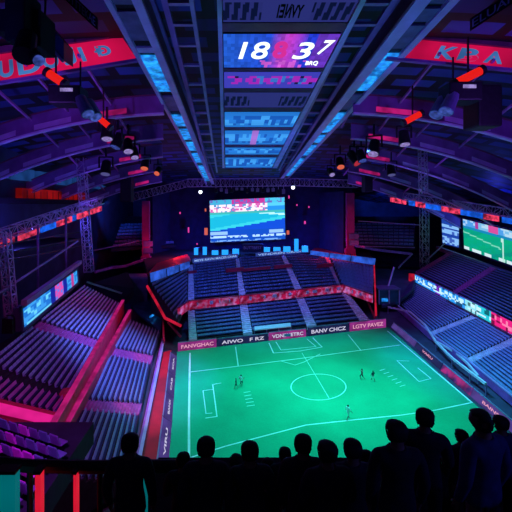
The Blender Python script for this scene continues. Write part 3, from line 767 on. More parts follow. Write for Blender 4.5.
rt_ = lattice('light_truss', D(391, 193.5, 112), D(545, 219, 74), 1.7, 22, 'right lattice light truss with pink and blue lamp panels', 'light truss', 'side light trusses')
e_pinkpanel = emi('pink_panel', (.82, .045, .12), .85, .8, .9); e_bluepanel = emi('blue_panel', (.008, .12, .85), .85, .4, .8)
def lamps(parent, P0, P1, spans, drop, h):
    for t0, t1, m in spans:
        a, b = mix(P0, P1, t0) - UP * drop, mix(P0, P1, t1) - UP * drop
        n = V((b - a).y, -(b - a).x, 0).normalized()
        if n.dot(V(0, 0, 0) - a) < 0: n = -n
        MB().slab([a + n * .3, b + n * .3, b + n * .3 - UP * h, a + n * .3 - UP * h], -n * .4).build('lamp_panel', m, parent)
lamps(lt, D(-40, 253, 50), D(101, 205, 82), [(.05, .16, e_pinkpanel), (.20, .27, e_pinkpanel), (.30, .43, e_pinkpanel), (.445, .555, e_bluepanel), (.57, .69, e_pinkpanel), (.70, .73, e_bluepanel), (.75, .79, e_pinkpanel), (.80, .85, e_pinkpanel), (.885, .93, e_pinkpanel), (.94, .995, e_pinkpanel)], .2, 1.0)
lamps(rt_, D(391, 197, 112), D(545, 223, 74), [(.0, .035, e_pinkpanel), (.045, .09, e_pinkpanel), (.10, .14, e_pinkpanel), (.17, .215, e_bluepanel), (.23, .30, e_pinkpanel), (.31, .42, e_bluepanel), (.43, .50, e_pinkpanel), (.505, .55, e_pinkpanel), (.56, .69, e_bluepanel), (.70, .78, e_pinkpanel), (.80, .9, e_bluepanel)], .1, 1.3)
# stage truss: two slanted lengths and the straight middle
lattice('stage_truss', D(134, 197, 112), D(188, 183, 117), 2.2, 12, 'left slanted length of the lattice truss over the stage', 'truss', 'stage truss lengths')
lattice('stage_truss', D(188, 183, 117), D(290, 182, 117), 2.4, 22, 'middle length of the lattice truss over the stage', 'truss', 'stage truss lengths')
lattice('stage_truss', D(290, 182, 117), D(358, 184, 115), 2.2, 14, 'right length of the lattice truss over the stage', 'truss', 'stage truss lengths')

# ================================================================== STAGE
SZ = 10.3
struct(poly_slab([G(150, 283, SZ), G(190, 262.5, SZ), G(240, 256.6, SZ), G(312, 252, SZ), G(375, 261, SZ), V(46, 138, SZ), V(-36, 138, SZ)], 2.0, 'floor_stage', M['black']))
tag(MB().box((D(146, 190, 134).x, 133.5, SZ), (D(352, 190, 134).x, 134.2, 36)).build('stage_curtain', M['curtain']), 'large black backdrop curtain hanging behind the stage screen', 'curtain')
for a, b, l in (((152, 195, 122), (170, 195, 133), 'black side curtain on the left of the stage'), ((344, 190, 118), (320, 190, 133), 'black side curtain on the right of the stage')):
    p, q_ = D(*a), D(*b)
    tag(wall(V(p.x, p.y, SZ), V(q_.x, q_.y, SZ), 20, .4, M['curtain'], 'side_curtain'), l, 'curtain')
def column(x0, x1, yt, yb, Y, label):
    o = thing('stage_column', D((x0 + x1) / 2, yb, Y), label, 'column', 'red stage columns')
    a, b = D(x0, yb, Y), D(x1, yt, Y)
    MB().box((a.x, Y, a.z), (b.x, Y + 1.5, b.z)).build('shaft', M['column'], o)
    MB().box((a.x - .3, Y - .3, a.z), (b.x + .3, Y + 1.8, a.z + 1.6)).build('plinth', M['column'], o)
    w = b.x - a.x
    for dz in (2.6, 4.6):
        MB().box((a.x + w * .25, Y - .35, a.z + dz), (b.x + w * .55, Y - .02, a.z + dz + 1.6)).build('lamp_box', M['greypanel'], o)
    return o
column(142, 149, 201, 262, 113, 'red lit column at the left side of the stage')
column(347, 354.5, 193, 254, 116, 'red lit column at the right side of the stage')
for pts, l in (([(148, 273), (157, 263), (188, 254), (191, 260), (152, 279)], 'bright red sloping apron at the left of the stage'), ([(311, 250), (322, 244), (350, 248), (358, 257), (340, 255)], 'bright red sloping apron at the right of the stage')):
    tag(poly_slab([G(x, y, SZ + .6) for x, y in pts], .4, 'stage_apron', M['redfloor']), l, 'apron')
# stage screen
def stagepic(u, v):
    n_ = noise1(int(u * 46), int(v * 30), 3)
    if v < .13: return ((.10, .45, .65) if u < .3 else (.55, .08, .38) if u < .74 else (.12, .55, .75)) if n_ > .3 else (.2, .2, .55)
    if v < .30:
        if u > .76: return (.05, .35, .75) if v > .2 else (.15, .6, .8)
        return (.85, .75, .85) if n_ > .45 else (.65, .20, .50) if n_ > .2 else (.15, .35, .6)
    if v < .36: return (.10, .5, .5)
    if v < .72:
        t = (v - .36) / .36; w = math.sin((v * 9 + u * 2.2) * 2.2)
        edge = t - .75 + .55 * u
        c = (.03, .50, .68) if edge < .2 else (.02, .13, .65)
        if w > .8: c = (.08, .62, .72)
        if abs(v - (.33 + .20 * (u - .6))) < .02 and u > .6: c = (.5, .8, .85)
        return c
    c = (.02, .13, .55)
    if .76 < v < .82 and (u < .24 or .78 < u < .97): c = (.35, .55, .9)
    if .85 < v < .91 and (u < .5 or u > .56): c = (.5, .7, .95) if n_ > .25 else c
    if v > .94: c = (.25, .45, .8) if n_ > .4 else c
    return c
_sp = stagepic
def stagepic(u, v): return clampc(_sp(u, v), 1.25)
q = [D(209, 200, 130), D(285, 196.5, 130), D(286, 239.5, 130), D(210, 243, 130)]
o = thing('stage_screen', q[3], 'large bright cyan screen hanging above the stage', 'screen')
s_, n_ = picture('display', q, 64, 40, stagepic, o)
MB().slab([p - n_ * .1 for p in q], -n_ * .8).build('housing', M['blackm'], o)
for a_, b_ in ((0, 1), (1, 2), (2, 3), (3, 0)): MB().bar(q[a_] + n_ * .03, q[b_] + n_ * .03, .4, .4).build('bezel', M['blackm'], o)
for x in (215, 279): MB().bar(D(x, 200, 130.5), D(x, 184, 130.5), .2).build('hanging_cable', M['blackm'], o)
# riser with small lettering, cyan tubes and blocks along the stage front
o = thing('stage_riser', D(253, 252.5, 121), 'dark riser with small lettering in the middle of the stage front', 'riser')
a, b = D(242.5, 252, 121), D(263, 244, 121)
MB().box((a.x, 121, a.z), (b.x, 122.5, b.z)).build('body', M['navy'], o)
text('BUTTBEST', V(a.x + .4, 120.97, a.z + .9), V(1, 0, 0), UP, .9, M['flange'], 'lettering', o, b.x - a.x - .8)
SN = 'leftmost,second from the left,third from the left,fourth from the left,fifth from the left,first right of the riser,second right of the riser,third right of the riser,tall one near the right end,rightmost'.split(',')
for (x, w, y0, y1), nme in zip(((196, 4, 248, 259), (204.7, 4, 247, 258), (215, 6.5, 250.5, 256.5), (225, 6.5, 250, 255.8), (235.7, 6.5, 249, 254.5), (267, 6, 247.5, 252.5), (277, 7, 247.3, 252), (287, 7, 246.6, 252), (296.5, 4, 239, 251.5), (305, 6, 246, 252)), SN):
    o = thing('stage_light', D(x, y1, 119.5), f'glowing cyan stage front light, {nme}', 'stage light', 'cyan stage front lights')
    a, b = D(x - w / 2, y1, 119.5), D(x + w / 2, y0, 119.5)
    MB().box((a.x, 119.5, a.z), (b.x, 120, b.z)).build('lens', M['e_cyan2'], o, bevel=.1)
    MB().box((a.x - .1, 120.02, a.z - .15), (b.x + .1, 120.7, b.z + .05)).build('housing', M['blackm'], o)
PD = [((180, 213), .22, .35, 'lone pink lamp at the far left of the black curtain'), ((188.5, 230), .25, .9, 'tall pink lamp on the left of the black curtain'), ((197, 244), .2, .25, 'low pink lamp above the leftmost cyan tubes'), ((206, 231.5), .55, 1.2, 'large dim pink lamp at the left lower corner of the stage screen'),
      ((205.5, 210), .25, .5, 'dim pink lamp beside the upper left of the stage screen'), ((297, 205), .2, .3, 'small pink lamp right of the screen, left one of the upper pair'), ((309, 207), .2, .3, 'small pink lamp right of the screen, right one of the upper pair'), ((305, 222.5), .3, .5, 'bright pink lamp right of the stage screen'), ((288, 232.5), .45, .7, 'dim pink lamp at the right lower corner of the stage screen'), ((289, 197), .2, .5, 'small lamp at the upper right corner of the stage screen')]
for i, ((x, y), w, h, l) in enumerate(PD):
    p = D(x, y, 129); o = thing('curtain_lamp', p - UP * h, l, 'lamp', 'pink lamps on the stage curtain')
    MB().box((p.x - w, 129, p.z - h), (p.x + w, 129.2, p.z + h)).build('lens', M['e_warm'] if i in (3, 4, 8) else M['e_pinkdot'], o, bevel=.08)
    MB().box((p.x - w - .1, 129.22, p.z - h - .1), (p.x + w + .1, 129.7, p.z + h + .1)).build('housing', M['blackm'], o)
for x, y, l in ((200.5, 192, 'white spot lamp hanging from the stage truss left of the screen'), (293, 187.5, 'white spot lamp hanging from the stage truss right of the screen')):
    p = D(x, y, 116.5); o = thing('truss_lamp', p, l, 'lamp', 'white stage truss lamps')
    MB().tube(p, p + V(0, .9, .25), .65, 14, .5).build('can', M['blackm'], o); MB().tube(p - V(0, .12, 0), p - V(0, .02, 0), .55, 14).build('lens', M['e_white'], o)
    MB().bar(p + V(0, .5, .3), p + V(0, .5, 1.6), .15).build('yoke', M['blackm'], o)
# clutter hanging under the middle of the stage truss
for k in range(14):
    x = 216 + k * 5.2; p = D(x, 186, 117.5)
    MBx = thing('truss_fixture', p - UP * 2.2, f'small dim fixture hung under the stage truss, {ORD[k]} from the left', 'stage fixture', 'dim fixtures under the stage truss')
    h = 1.2 + noise1(k, 3) * 1.4
    MB().box((p.x - .45, 117.2, p.z - h), (p.x + .45, 118, p.z - h * .4)).build('body', M['steel'] if k % 3 else M['blackm'], MBx, bevel=.08)
    MB().bar(V(p.x, 117.6, p.z - h * .4), V(p.x, 117.6, p.z + .6), .12).build('clamp', M['alu'], MBx)
# LED strips on the stage front edge
for (p0, p1, p2, p3, m, t, l) in (((151, 273), (189.5, 261.5), (190, 267.5), (152, 282), 'e_bluestrip', '', 'blue glowing strip panel along the top of the left corner wing'),
                                  ((310.5, 250.5), (375, 258.5), (374, 265), (310, 254.5), 'e_bluestrip', '', 'blue glowing strip panel along the top of the right corner wing')):
    a, b, c, d = D(*p0, 0), 0, 0, 0
    YA, YB = (G(p3[0], p3[1], SZ).y - .6, G(p2[0], p2[1], SZ).y - .6)
    q = [D(*p0, YA), D(*p1, YB), D(*p2, YB), D(*p3, YA)]
    o = thing('stage_strip', q[3], l, 'light strip', 'blue stage edge strips')
    n = (q[1] - q[0]).cross(q[3] - q[0]).normalized(); n = n if n.dot(V(0, 0, H) - q[0]) > 0 else -n
    MB().slab(q, -n * .25).build('light_face', M[m], o); MB().slab([p - n * .27 for p in q], -n * .2).build('housing', M['blackm'], o)
    for t in (.34, .68): MB().bar(mix(q[0], q[1], t) + n * .05, mix(q[3], q[2], t) + n * .05, .25, .12).build('divider', M['navy'], o)
for a, b, body, l in ((G(193, 263.2, SZ), G(238, 257.8, SZ), 'MEYE RAVN MACES CNAR', 'lettered blue board along the left of the stage edge'), (G(256, 257, SZ), G(309, 252.4, SZ), 'VENDREN GRANAS', 'lettered blue board along the right of the stage edge')):
    adboard(a, b, 1.2, body, emi('stage_board', (.03, .06, .35), .8, .3, .5), emi('stage_board_letter', (.3, .5, 1), .9), l, V(0, 0, 0), 'lettered stage edge boards', (.03, .25, .94, .5))

# ================================================================== BACK TIERS
for (fl, fr, bl, br, w) in ((V(-40, 118, 12.5), V(-22, 130, 12.5), V(-44, 140, 19), V(-29, 148, 19), 'the dark far tier left of the stage'), (V(35.5, 128, 12.5), V(56, 122, 12.5), V(38, 146, 19), V(66, 142, 19), 'the dark far tier right of the stage')):
    block(fl, fr, bl, br, 7, 14, w, 'dark far tier rows', 'seatdark')
for pts, l in (([D(95, 272, 95), D(112, 267.5, 102), D(126, 266, 106), D(146, 259, 112)], 'magenta curved rail of the far tier left of the stage'), ([D(356, 246, 112), D(378, 250, 112), D(412, 254, 112)], 'magenta rail of the far tier right of the stage')):
    o = tag(MB().path(pts, .4, .7).build('tier_rail', M['purple']), l, 'rail')
for pts, l in (([D(87, 252, 112), D(150, 238.5, 125)], 'thin pale rail above the far left tier'), ([D(358, 221, 125), D(420, 225, 120)], 'thin pale rail above the far right tier'), ([D(412, 254, 112), D(398, 268, 108)], 'slanting magenta rail beside the right lattice tower'), ([D(358, 246, 125), D(415, 247.5, 120)], 'thin pale rail in the middle of the far right tier'), ([D(425, 262, 113), D(445, 243, 113)], 'thin stay rising from the lattice tower to the narrow blue screen'),
               ([G(87, 282, 11.3), G(127, 295, 7.6)], 'pale handrail closing the far end of the left upper stand')):
    tag(MB().path(pts, .3, .35).build('thin_rail', M['steel']), l, 'rail')
struct(MB().box((35, 147, 8), (83, 148, 21.5)).build('wall_tier', M['black']))
struct(MB().box((-45, 149, 8), (-24, 150, 21.5)).build('wall_tier', M['black']))
# concourse corners
o = thing('camera_platform', G(138, 290, 7), 'grey blue box platform above the left corner tunnel', 'platform')
a = G(136, 289, 7); MB().box((a.x - 2.6, a.y, 2.5), (a.x + 2.6, a.y + 4, 9.3)).build('body', M['greypanel'], o); MB().box((a.x - 2.9, a.y - .3, 9.35), (a.x + 2.9, a.y + 4.3, 9.7)).build('deck', M['steel'], o)
tag(poly_slab([G(131, 306, 4.5), G(150, 294, 4.5), G(163, 318, 3), G(160, 331, 2)], .5, 'corner_ramp', M['glass']), 'teal sloping ramp in the left corner beside the wing', 'ramp')
tag(MB().bar(G(150, 317, 3.9), G(156, 313, 3.9), .3).build('ramp_light', M['e_cyan']), 'small cyan light streak on the left corner ramp', 'light')
tag(poly_slab([G(92, 283, 10.4), G(128, 272, 10.2), G(134, 288, 9), G(126, 297, 7.4)], 1.5, 'corner_deck', M['black']), 'black corner deck behind the far end of the left stands', 'deck')
tag(poly_slab([G(352, 268, 6), G(418, 270, 6), G(412, 290, 4.6), G(398, 301, 2.5), G(382, 306, 1.5), G(377, 290, 4)], .6, 'corner_deck', M['navy']), 'dark navy corner deck between the right wing and the right stand', 'deck')
o = thing('corner_booth', G(389, 305, 1.6), 'teal glass booth on the right corner deck', 'booth')
a = G(389, 304, 1.8)
MB().box((a.x - 2.4, a.y, 1.7), (a.x + 2.4, a.y + 3.4, 5.2)).build('glazing', M['glass'], o)
for dx in (-2.5, 0, 2.5): MB().bar(V(a.x + dx, a.y - .1, 1.7), V(a.x + dx, a.y - .1, 5.4), .25).build('post', M['flange'], o)
MB().box((a.x - 2.8, a.y - .4, 5.25), (a.x + 2.8, a.y + 3.8, 5.6)).build('roof', M['greypanel'], o)
MB().box((a.x - 1.8, a.y - .12, 2.4), (a.x - .3, a.y - .02, 3.2)).build('lit_panel', M['e_cyan'], o)
tag(MB().bar(G(384, 301, 2), D(394, 267, 97), .3).build('stay_cable', M['flange']), 'pale slanting stay above the right corner booth', 'stay')
# upper galleries glowing red
for lo, hi, l, x in (((-44.9, 76, 27.4), (-43.6, 108, 29.4), 'long dim red glowing gallery high on the left wall', 0), ((82.6, 118, 27.5), (83.9, 158, 31.0), 'long dim red glowing gallery high on the right wall', 1)):
    o = thing('red_gallery', V((lo[0] + hi[0]) / 2, lo[1], lo[2]), l, 'gallery', 'red glowing galleries')
    MB().box(lo, hi).build('glow_panel', M['e_redglow'], o)  # glowing panel stands in for the red-lit crowd strip
    MB().box((lo[0] - (0 if x == 0 else 2), lo[1] - 14, lo[2] - 1.2), (hi[0] + (2 if x == 0 else 0), hi[1] + (14 if x == 0 else 2), lo[2] - .1)).build('front_rail', M['black'], o)  # solid parapet below the gallery glow
    nm_ = 12
    for k in range(nm_):
        y = mix(lo[1], hi[1], (k + .5) / nm_); xx = hi[0] + .3 if x == 0 else lo[0] - .3
        MB().box((xx - .05, y - .06, lo[2] - .1), (xx + .05, y + .06, hi[2] - .5 * noise1(k, 1))).build('mullion', M['blackm'], o)
for side, x0, x1, ys in (('left', -44.9, -43.8, [56 + 9 * k for k in range(10)]), ('right', 82.8, 83.9, [80 + 9 * k for k in range(9)])):
    for k, y in enumerate(ys):
        struct(MB().box((x0, y, 31.0), (x1, y + 7, 33.4)).build(f'window_{k + 1 + (10 if side == "right" else 0)}', emi(f'window_glow_{side}{k}', (.008, .04, .17), .8, .4, .3)))  # blue wall panels; the light on them is put in as glow

# ================================================================== ROOF LAMPS
def spot(p, aim, r, L, lens, label, name='spot_lamp'):
    o = thing(name, p, label, 'spot lamp', 'spot lamps hung in the roof')
    d = aim.normalized()
    MB().tube(p - d * L * .5, p + d * L * .5, r * .8, 14, r).build('can', M['blackm'], o)
    MB().tube(p + d * (L * .5 + .01), p + d * (L * .5 + .06), r * .82, 14).build('lens', lens, o)
    s = d.cross(UP).normalized() * r * 1.25
    mb = MB().bar(p + s, p + s + UP * r * 2, r * .25).bar(p - s, p - s + UP * r * 2, r * .25).bar(p + s + UP * r * 2, p - s + UP * r * 2, r * .25).bar(p + UP * r * 2, p + UP * r * 4, r * .3)
    mb.build('yoke', M['blackm'], o)
    MB().tube(p - d * L * .5 - d * .15 * L, p - d * L * .5, r * .5, 10, r * .75).build('cap', M['beam'], o)
    return o
eL = emi('lilac_lens', (.32, .24, .60), .8, .4, 2.); eB = emi('blue_lens', (.06, .10, .5), .6, .6, 2.); eO = M['e_warm']; eD = emi('dim_lens', (.10, .10, .30), .7); eR = emi('red_lens', (.55, .03, .06), .7)
SP = [((107, 132), 52, 1.1, (0.1, -.5, -1), eL, 'wide lilac lamp leftmost of the left roof row'), ((118, 141), 60, 1.2, (-.3, -.6, -1), eB, 'blue faced lamp second in the left roof row'), ((128, 146), 66, 1.2, (.2, -.8, -1), eL, 'lilac lamp third in the left roof row'), ((134, 153), 72, 1.1, (.3, -.8, -1), eL, 'lilac lamp fourth in the left roof row'),
      ((145, 164), 80, 1.2, (0, -1, -1), eO, 'warm glowing lamp fifth in the left roof row'), ((158, 171), 88, 1.0, (-.1, -1, -.5), eO, 'warm glowing lamp last in the left roof row'), ((106, 168), 76, 1.4, (0, -.6, -1), eD, 'dark round lamp hanging apart left of the stage truss'),
      ((404, 138), 56, 1.1, (0, -.5, -1), eL, 'wide lilac lamp rightmost of the right roof row'), ((374, 148), 64, 1.3, (-.3, -.8, -1), eL, 'lilac lamp third from the stage in the right roof row'), ((361, 156), 70, 1.1, (.2, -.8, -1), eB, 'blue faced lamp in the right roof row'), ((354, 158), 74, 1.4, (.4, -.9, -.7), eR, 'dim red lamp in the right roof row'),
      ((340, 163), 82, 1.2, (0, -1, -.8), eO, 'warm glowing lamp near the stage truss on the right'), ((331, 172), 90, 1.0, (.1, -1, -.6), eL, 'pale lamp nearest the stage truss on the right'), ((391, 170), 80, 1.2, (0, -.6, -1), eD, 'dark lamp hanging behind the right roof row')]
for (x, y), Y, r, aim, m, l in SP: spot(D(x, y, Y), V(aim[0], aim[1] * .55, aim[2]), r * .78, r * 1.9, m, l)
# projectors with barrels (left cluster and right cluster)
def projector(p, sc, dirx, label):
    o = thing('roof_projector', p, label, 'projector', 'large roof projectors')
    MB().box((p.x - 1.6 * sc, p.y - 1 * sc, p.z - .8 * sc), (p.x + 1.2 * sc, p.y + 1 * sc, p.z + .8 * sc)).build('body', M['blackm'], o, bevel=.12 * sc)
    for k in (-.55, .55):
        c = p + V(dirx * (1.2 + .2 * k) * sc, k * sc * 1.1, -.3 * sc)
        MB().tube(c, c + V(dirx * .9, -.5, -1.5) * sc, .5 * sc, 14, .6 * sc).build('barrel', M['greypanel'], o)
        e = c + V(dirx * .9, -.5, -1.5) * sc
        MB().tube(e, e + V(dirx * .9, -.5, -1.5).normalized() * .08, .5 * sc, 14).build('lens', eB, o)
    MB().bar(p + UP * .8 * sc + V(dirx * .9, 0, 0), p + UP * 3.2 * sc + V(dirx * .9, 0, 0), .12 * sc).build('bracket', M['blackm'], o)
    MB().box((p.x - .5 * sc, p.y - 1.05 * sc, p.z + .2 * sc), (p.x + .6 * sc, p.y - 1.01 * sc, p.z + .5 * sc)).build('label_plate', eL, o)
projector(D(71, 97, 36), 1.05, 1, 'black twin barrel projector under the left crimson banner')
projector(D(462, 94, 38), 1.15, -1, 'black twin barrel projector under the right crimson banner')
tag(MB().box((D(479, 100, 40).x, 40, D(479, 126, 40).z), (D(503, 100, 40).x, 43, D(479, 84, 40).z)).build('hanging_line_array', M['blackm'], bevel=.2), 'big black speaker block below the right projector', 'speaker')
tag(MB().box((D(120, 100, 100).x, 100, D(120, 202, 100).z), (D(131, 100, 100).x, 103, D(120, 176, 100).z)).build('hanging_line_array', M['blackm'], bevel=.2), 'black line array speaker at the left end of the stage truss', 'speaker')
tag(MB().box((D(365, 100, 100).x, 100, D(120, 192, 100).z), (D(373, 100, 100).x, 103, D(120, 172, 100).z)).build('hanging_line_array', M['blackm'], bevel=.2), 'black line array speaker beyond the right end of the stage truss', 'speaker')
# black equipment cluster and blue faced box top left
o = thing('equipment_cluster', D(25, 55, 22), 'black bulky lighting rig hanging in the top left corner', 'lighting rig')
for lo, hi in (((4, -14, 22), (24, 40, 24)), ((14, 8, 23), (40, 46, 25)), ((-10, 8, 24), (16, 30, 26))):
    a, b = D(lo[0], hi[1], lo[2]), D(hi[0], lo[1], lo[2]); MB().box((a.x, lo[2], a.z), (b.x, hi[2], b.z)).build('case', M['black'], o, bevel=.12)
a = D(22, 38, 22.4); MB().tube(a, D(38, 60, 21), .28, 14, .36).build('barrel', M['blackm'], o); e = D(38, 60, 21); MB().tube(e, e + V(.12, -.05, -.1), .3, 14).build('lens', eB, o)
a = D(28, 36, 22.0); MB().tube(a, D(24, 56, 21), .5, 14, .6).build('barrel', M['blackm'], o)
o = thing('hanging_speaker', D(55, 62, 30), 'blue faced hanging speaker box overlapping the left crimson banner', 'speaker')
q = [D(45, 20, 30), D(64, 42, 30), D(64, 61, 30), D(45, 39, 30)]
MB().slab(q, V(-.6, 3, .6)).build('case', M['blackm'], o); MB().slab([p - V(0, .08, 0) for p in q], V(0, .05, 0)).build('grille', M['roofpanel'], o)
MB().bar(q[3] - V(0, .15, .1), q[2] - V(0, .15, .1), .25, .2).build('edge', M['steel'], o)
MB().bar(q[0] + UP * .1, D(46, -20, 30), .12).build('cable', M['blackm'], o)
# red neon tubes
for (a, b, Y, w, l) in (((49, 73.5), (63, 83), 38, .85, 'red glowing tube lamp under the left crimson banner'), ((98, 117), (109, 126.5), 47, .75, 'red glowing tube lamp farther back on the left'),
                        ((481, 72), (493, 66), 38, .7, 'dim red end of a tube lamp at the right edge'), ((481, 71), (500, 60), 40, .1, ''),
                        ((480, 71), (456, 83), 38, .85, 'red glowing tube lamp under the right crimson banner'), ((420, 114), (405, 122), 47, .75, 'red glowing tube lamp farther back on the right')):
    if not l or 'dim' in l: continue
    p, q_ = D(*a, Y), D(*b, Y); d = (q_ - p).normalized()
    o = thing('tube_lamp', q_, l, 'tube lamp', 'red tube lamps')
    MB().tube(p, q_, w * .5, 12).build('tube', M['e_red'], o)
    MB().tube(p - d * .4, p, w * .6, 12).build('cap', M['blackm'], o); MB().tube(q_, q_ + d * .4, w * .6, 12).build('cap', M['blackm'], o)
    MB().bar(mix(p, q_, .5) + V(0, 0, .45), mix(p, q_, .5) + V(0, 0, 4), .15).build('hanger', M['blackm'], o)

# ================================================================== NEAR BALCONY
struct(MB().box((-22, 14.5, 11.0), (-9.2, 23.9, 12.35)).build('floor_balcony', M['terrace']))
seat_p = None; NR = ['back row', 'second row', 'third row', 'front row by the black handrail']
def near_seat(loc, label, m, rz):
    o = thing('stadium_seat', loc, label, 'seat', 'blocky seats beside the near balcony'); w = .35
    def rot(c):
        c.data.transform(Matrix.Rotation(rz, 4, 'Z')); return c
    rot(MB().box((loc.x - w, loc.y - .2, loc.z + .40), (loc.x + w, loc.y + .28, loc.z + .5)).build('seat', m, o, bevel=.05))
    rot(MB().hexa([loc + V(-w, -.28, .45), loc + V(w, -.28, .45), loc + V(w, -.2, .45), loc + V(-w, -.2, .45), loc + V(-w * .92, -.44, 1.1), loc + V(w * .92, -.44, 1.1), loc + V(w * .92, -.35, 1.1), loc + V(-w * .92, -.35, 1.1)]).build('backrest', m, o, bevel=.04))
    for s in (-1, 1): rot(MB().box((loc.x + s * .2 - .04, loc.y - .1, loc.z), (loc.x + s * .2 + .04, loc.y + .1, loc.z + .40)).build('leg', M['blackm'], o))
    return o
hot = mat('magenta_seat', (.85, .08, .66), .45, 0, .15, 2)
dull = mat('plum_seat', (.22, .10, .36), .45, 0, .2, 2)
for r in range(7):
    for c in range(9):
        x = -15.2 + r * .42 + c * .74; y = 23.2 - r * 1.02 - c * .30
        if x > -9.6 or y < 15.4: continue
        m = hot if (r, c) in ((1, 3), (2, 2), (2, 4), (2, 5), (3, 3), (4, 2), (4, 4), (5, 3), (5, 5), (3, 5), (0, 4)) else dull if (r + c) % 2 else M['seatdark']
        near_seat(V(x, y, 12.36), f'{ORD[c]} blocky seat from the left, {ORD[r]} row from the back, beside the near balcony', m, -.43)
struct(MB().box((-9, -3, 21.0), (9, 3.9, 22.35)).build('floor_balcony', M['black']))
struct(MB().box((-1.5, 3.92, 20.2), (9, 7.0, 21.35)).build('floor_balcony', M['black']))
struct(MB().box((-9, 3.92, 20.2), (-1.52, 5.45, 21.35)).build('floor_balcony', M['black']))
o = thing('balcony_rail', D(60, 470, 5.35) - UP * .9, 'thick black balcony handrail crossing the lower left', 'handrail')
pts = [D(-60, 457, 5.35), D(0, 463, 5.35), D(30, 466, 5.35), D(95, 467, 5.35), D(185, 466, 5.35)]
for a, b in zip(pts, pts[1:]): MB().tube(a, b, .085, 12).build('rail', M['blackm'], o)
for x in (30, 100, 180): MB().tube(D(x, 467, 5.35), V(D(x, 467, 5.35).x, 5.35, 21.3), .04, 10).build('post', M['blackm'], o)
for (x0, x1, m, Y, l) in ((-4, 15, 'e_tealpost', 5.0, 'wide teal lit post at the lower left corner'), (34.5, 40, 'e_redpost', 5.1, 'thin red lit post left of the spectators'), (73, 76, 'e_redpost', 5.2, 'thin red lit post beside the standing spectator'), (143, 146, 'e_tealpost', 5.3, 'thin teal lit post between the spectators')):
    a, b = D(x0, 474, Y), D(x1, 474, Y); o = thing('lit_post', V((a.x + b.x) / 2, Y, 21.35), l, 'post', 'lit posts on the balcony')
    MB().box((a.x, Y, 21.36), (b.x, Y + .12, a.z)).build('light_tube', M[m], o, bevel=.012)
    MB().box((a.x - .01, Y - .02, a.z), (b.x + .01, Y + .14, a.z + .04)).build('cap', M['blackm'], o)

# ================================================================== PEOPLE
def body_mesh(name, J, E, root=0):
    """One continuous body grown from a skeleton of joints J = [(point, radius)] and bones E."""
    me = bpy.data.meshes.new(name); me.from_pydata([j[0] for j in J], E, [])
    o = bpy.data.objects.new('tmp', me); COL.objects.link(o)
    o.modifiers.new('skin', 'SKIN'); sk = me.skin_vertices[0].data
    for i, j in enumerate(J):
        r = j[1]; sk[i].radius = (r if isinstance(r, tuple) else (r, r)); sk[i].use_root = (i == root)
    s = o.modifiers.new('sub', 'SUBSURF'); s.levels = 2; s.render_levels = 2
    bpy.context.view_layer.update()
    out = bpy.data.meshes.new_from_object(o.evaluated_get(bpy.context.evaluated_depsgraph_get())); out.name = name
    bpy.data.objects.remove(o); bpy.data.meshes.remove(me)
    for p in out.polygons: p.use_smooth = True
    return out
def hand(J, E, wrist, tip_dir, side, r=.0085):
    """Palm and five curled fingers growing from the wrist joint."""
    w = Vector(J[wrist][0]); d = tip_dir.normalized(); s = side.normalized(); c = d.cross(s)
    J.append((tuple(w + d * .05), (.034, .018))); palm = len(J) - 1; E.append((wrist, palm))
    for k, ln in enumerate((.070, .080, .074, .058)):
        off = s * (.028 - .019 * k)
        J.append((tuple(w + d * .088 + off), r)); a = len(J) - 1; E.append((palm, a))
        J.append((tuple(w + d * (.088 + ln * .55) + off + c * .008), r * .92)); b = len(J) - 1; E.append((a, b))
        J.append((tuple(w + d * (.088 + ln * .9) + off + c * .030), r * .8)); E.append((b, len(J) - 1))
    J.append((tuple(w + d * .045 + s * .045), .010)); a = len(J) - 1; E.append((palm, a))
    J.append((tuple(w + d * .085 + s * .056 + c * .012), .009)); E.append((a, len(J) - 1))
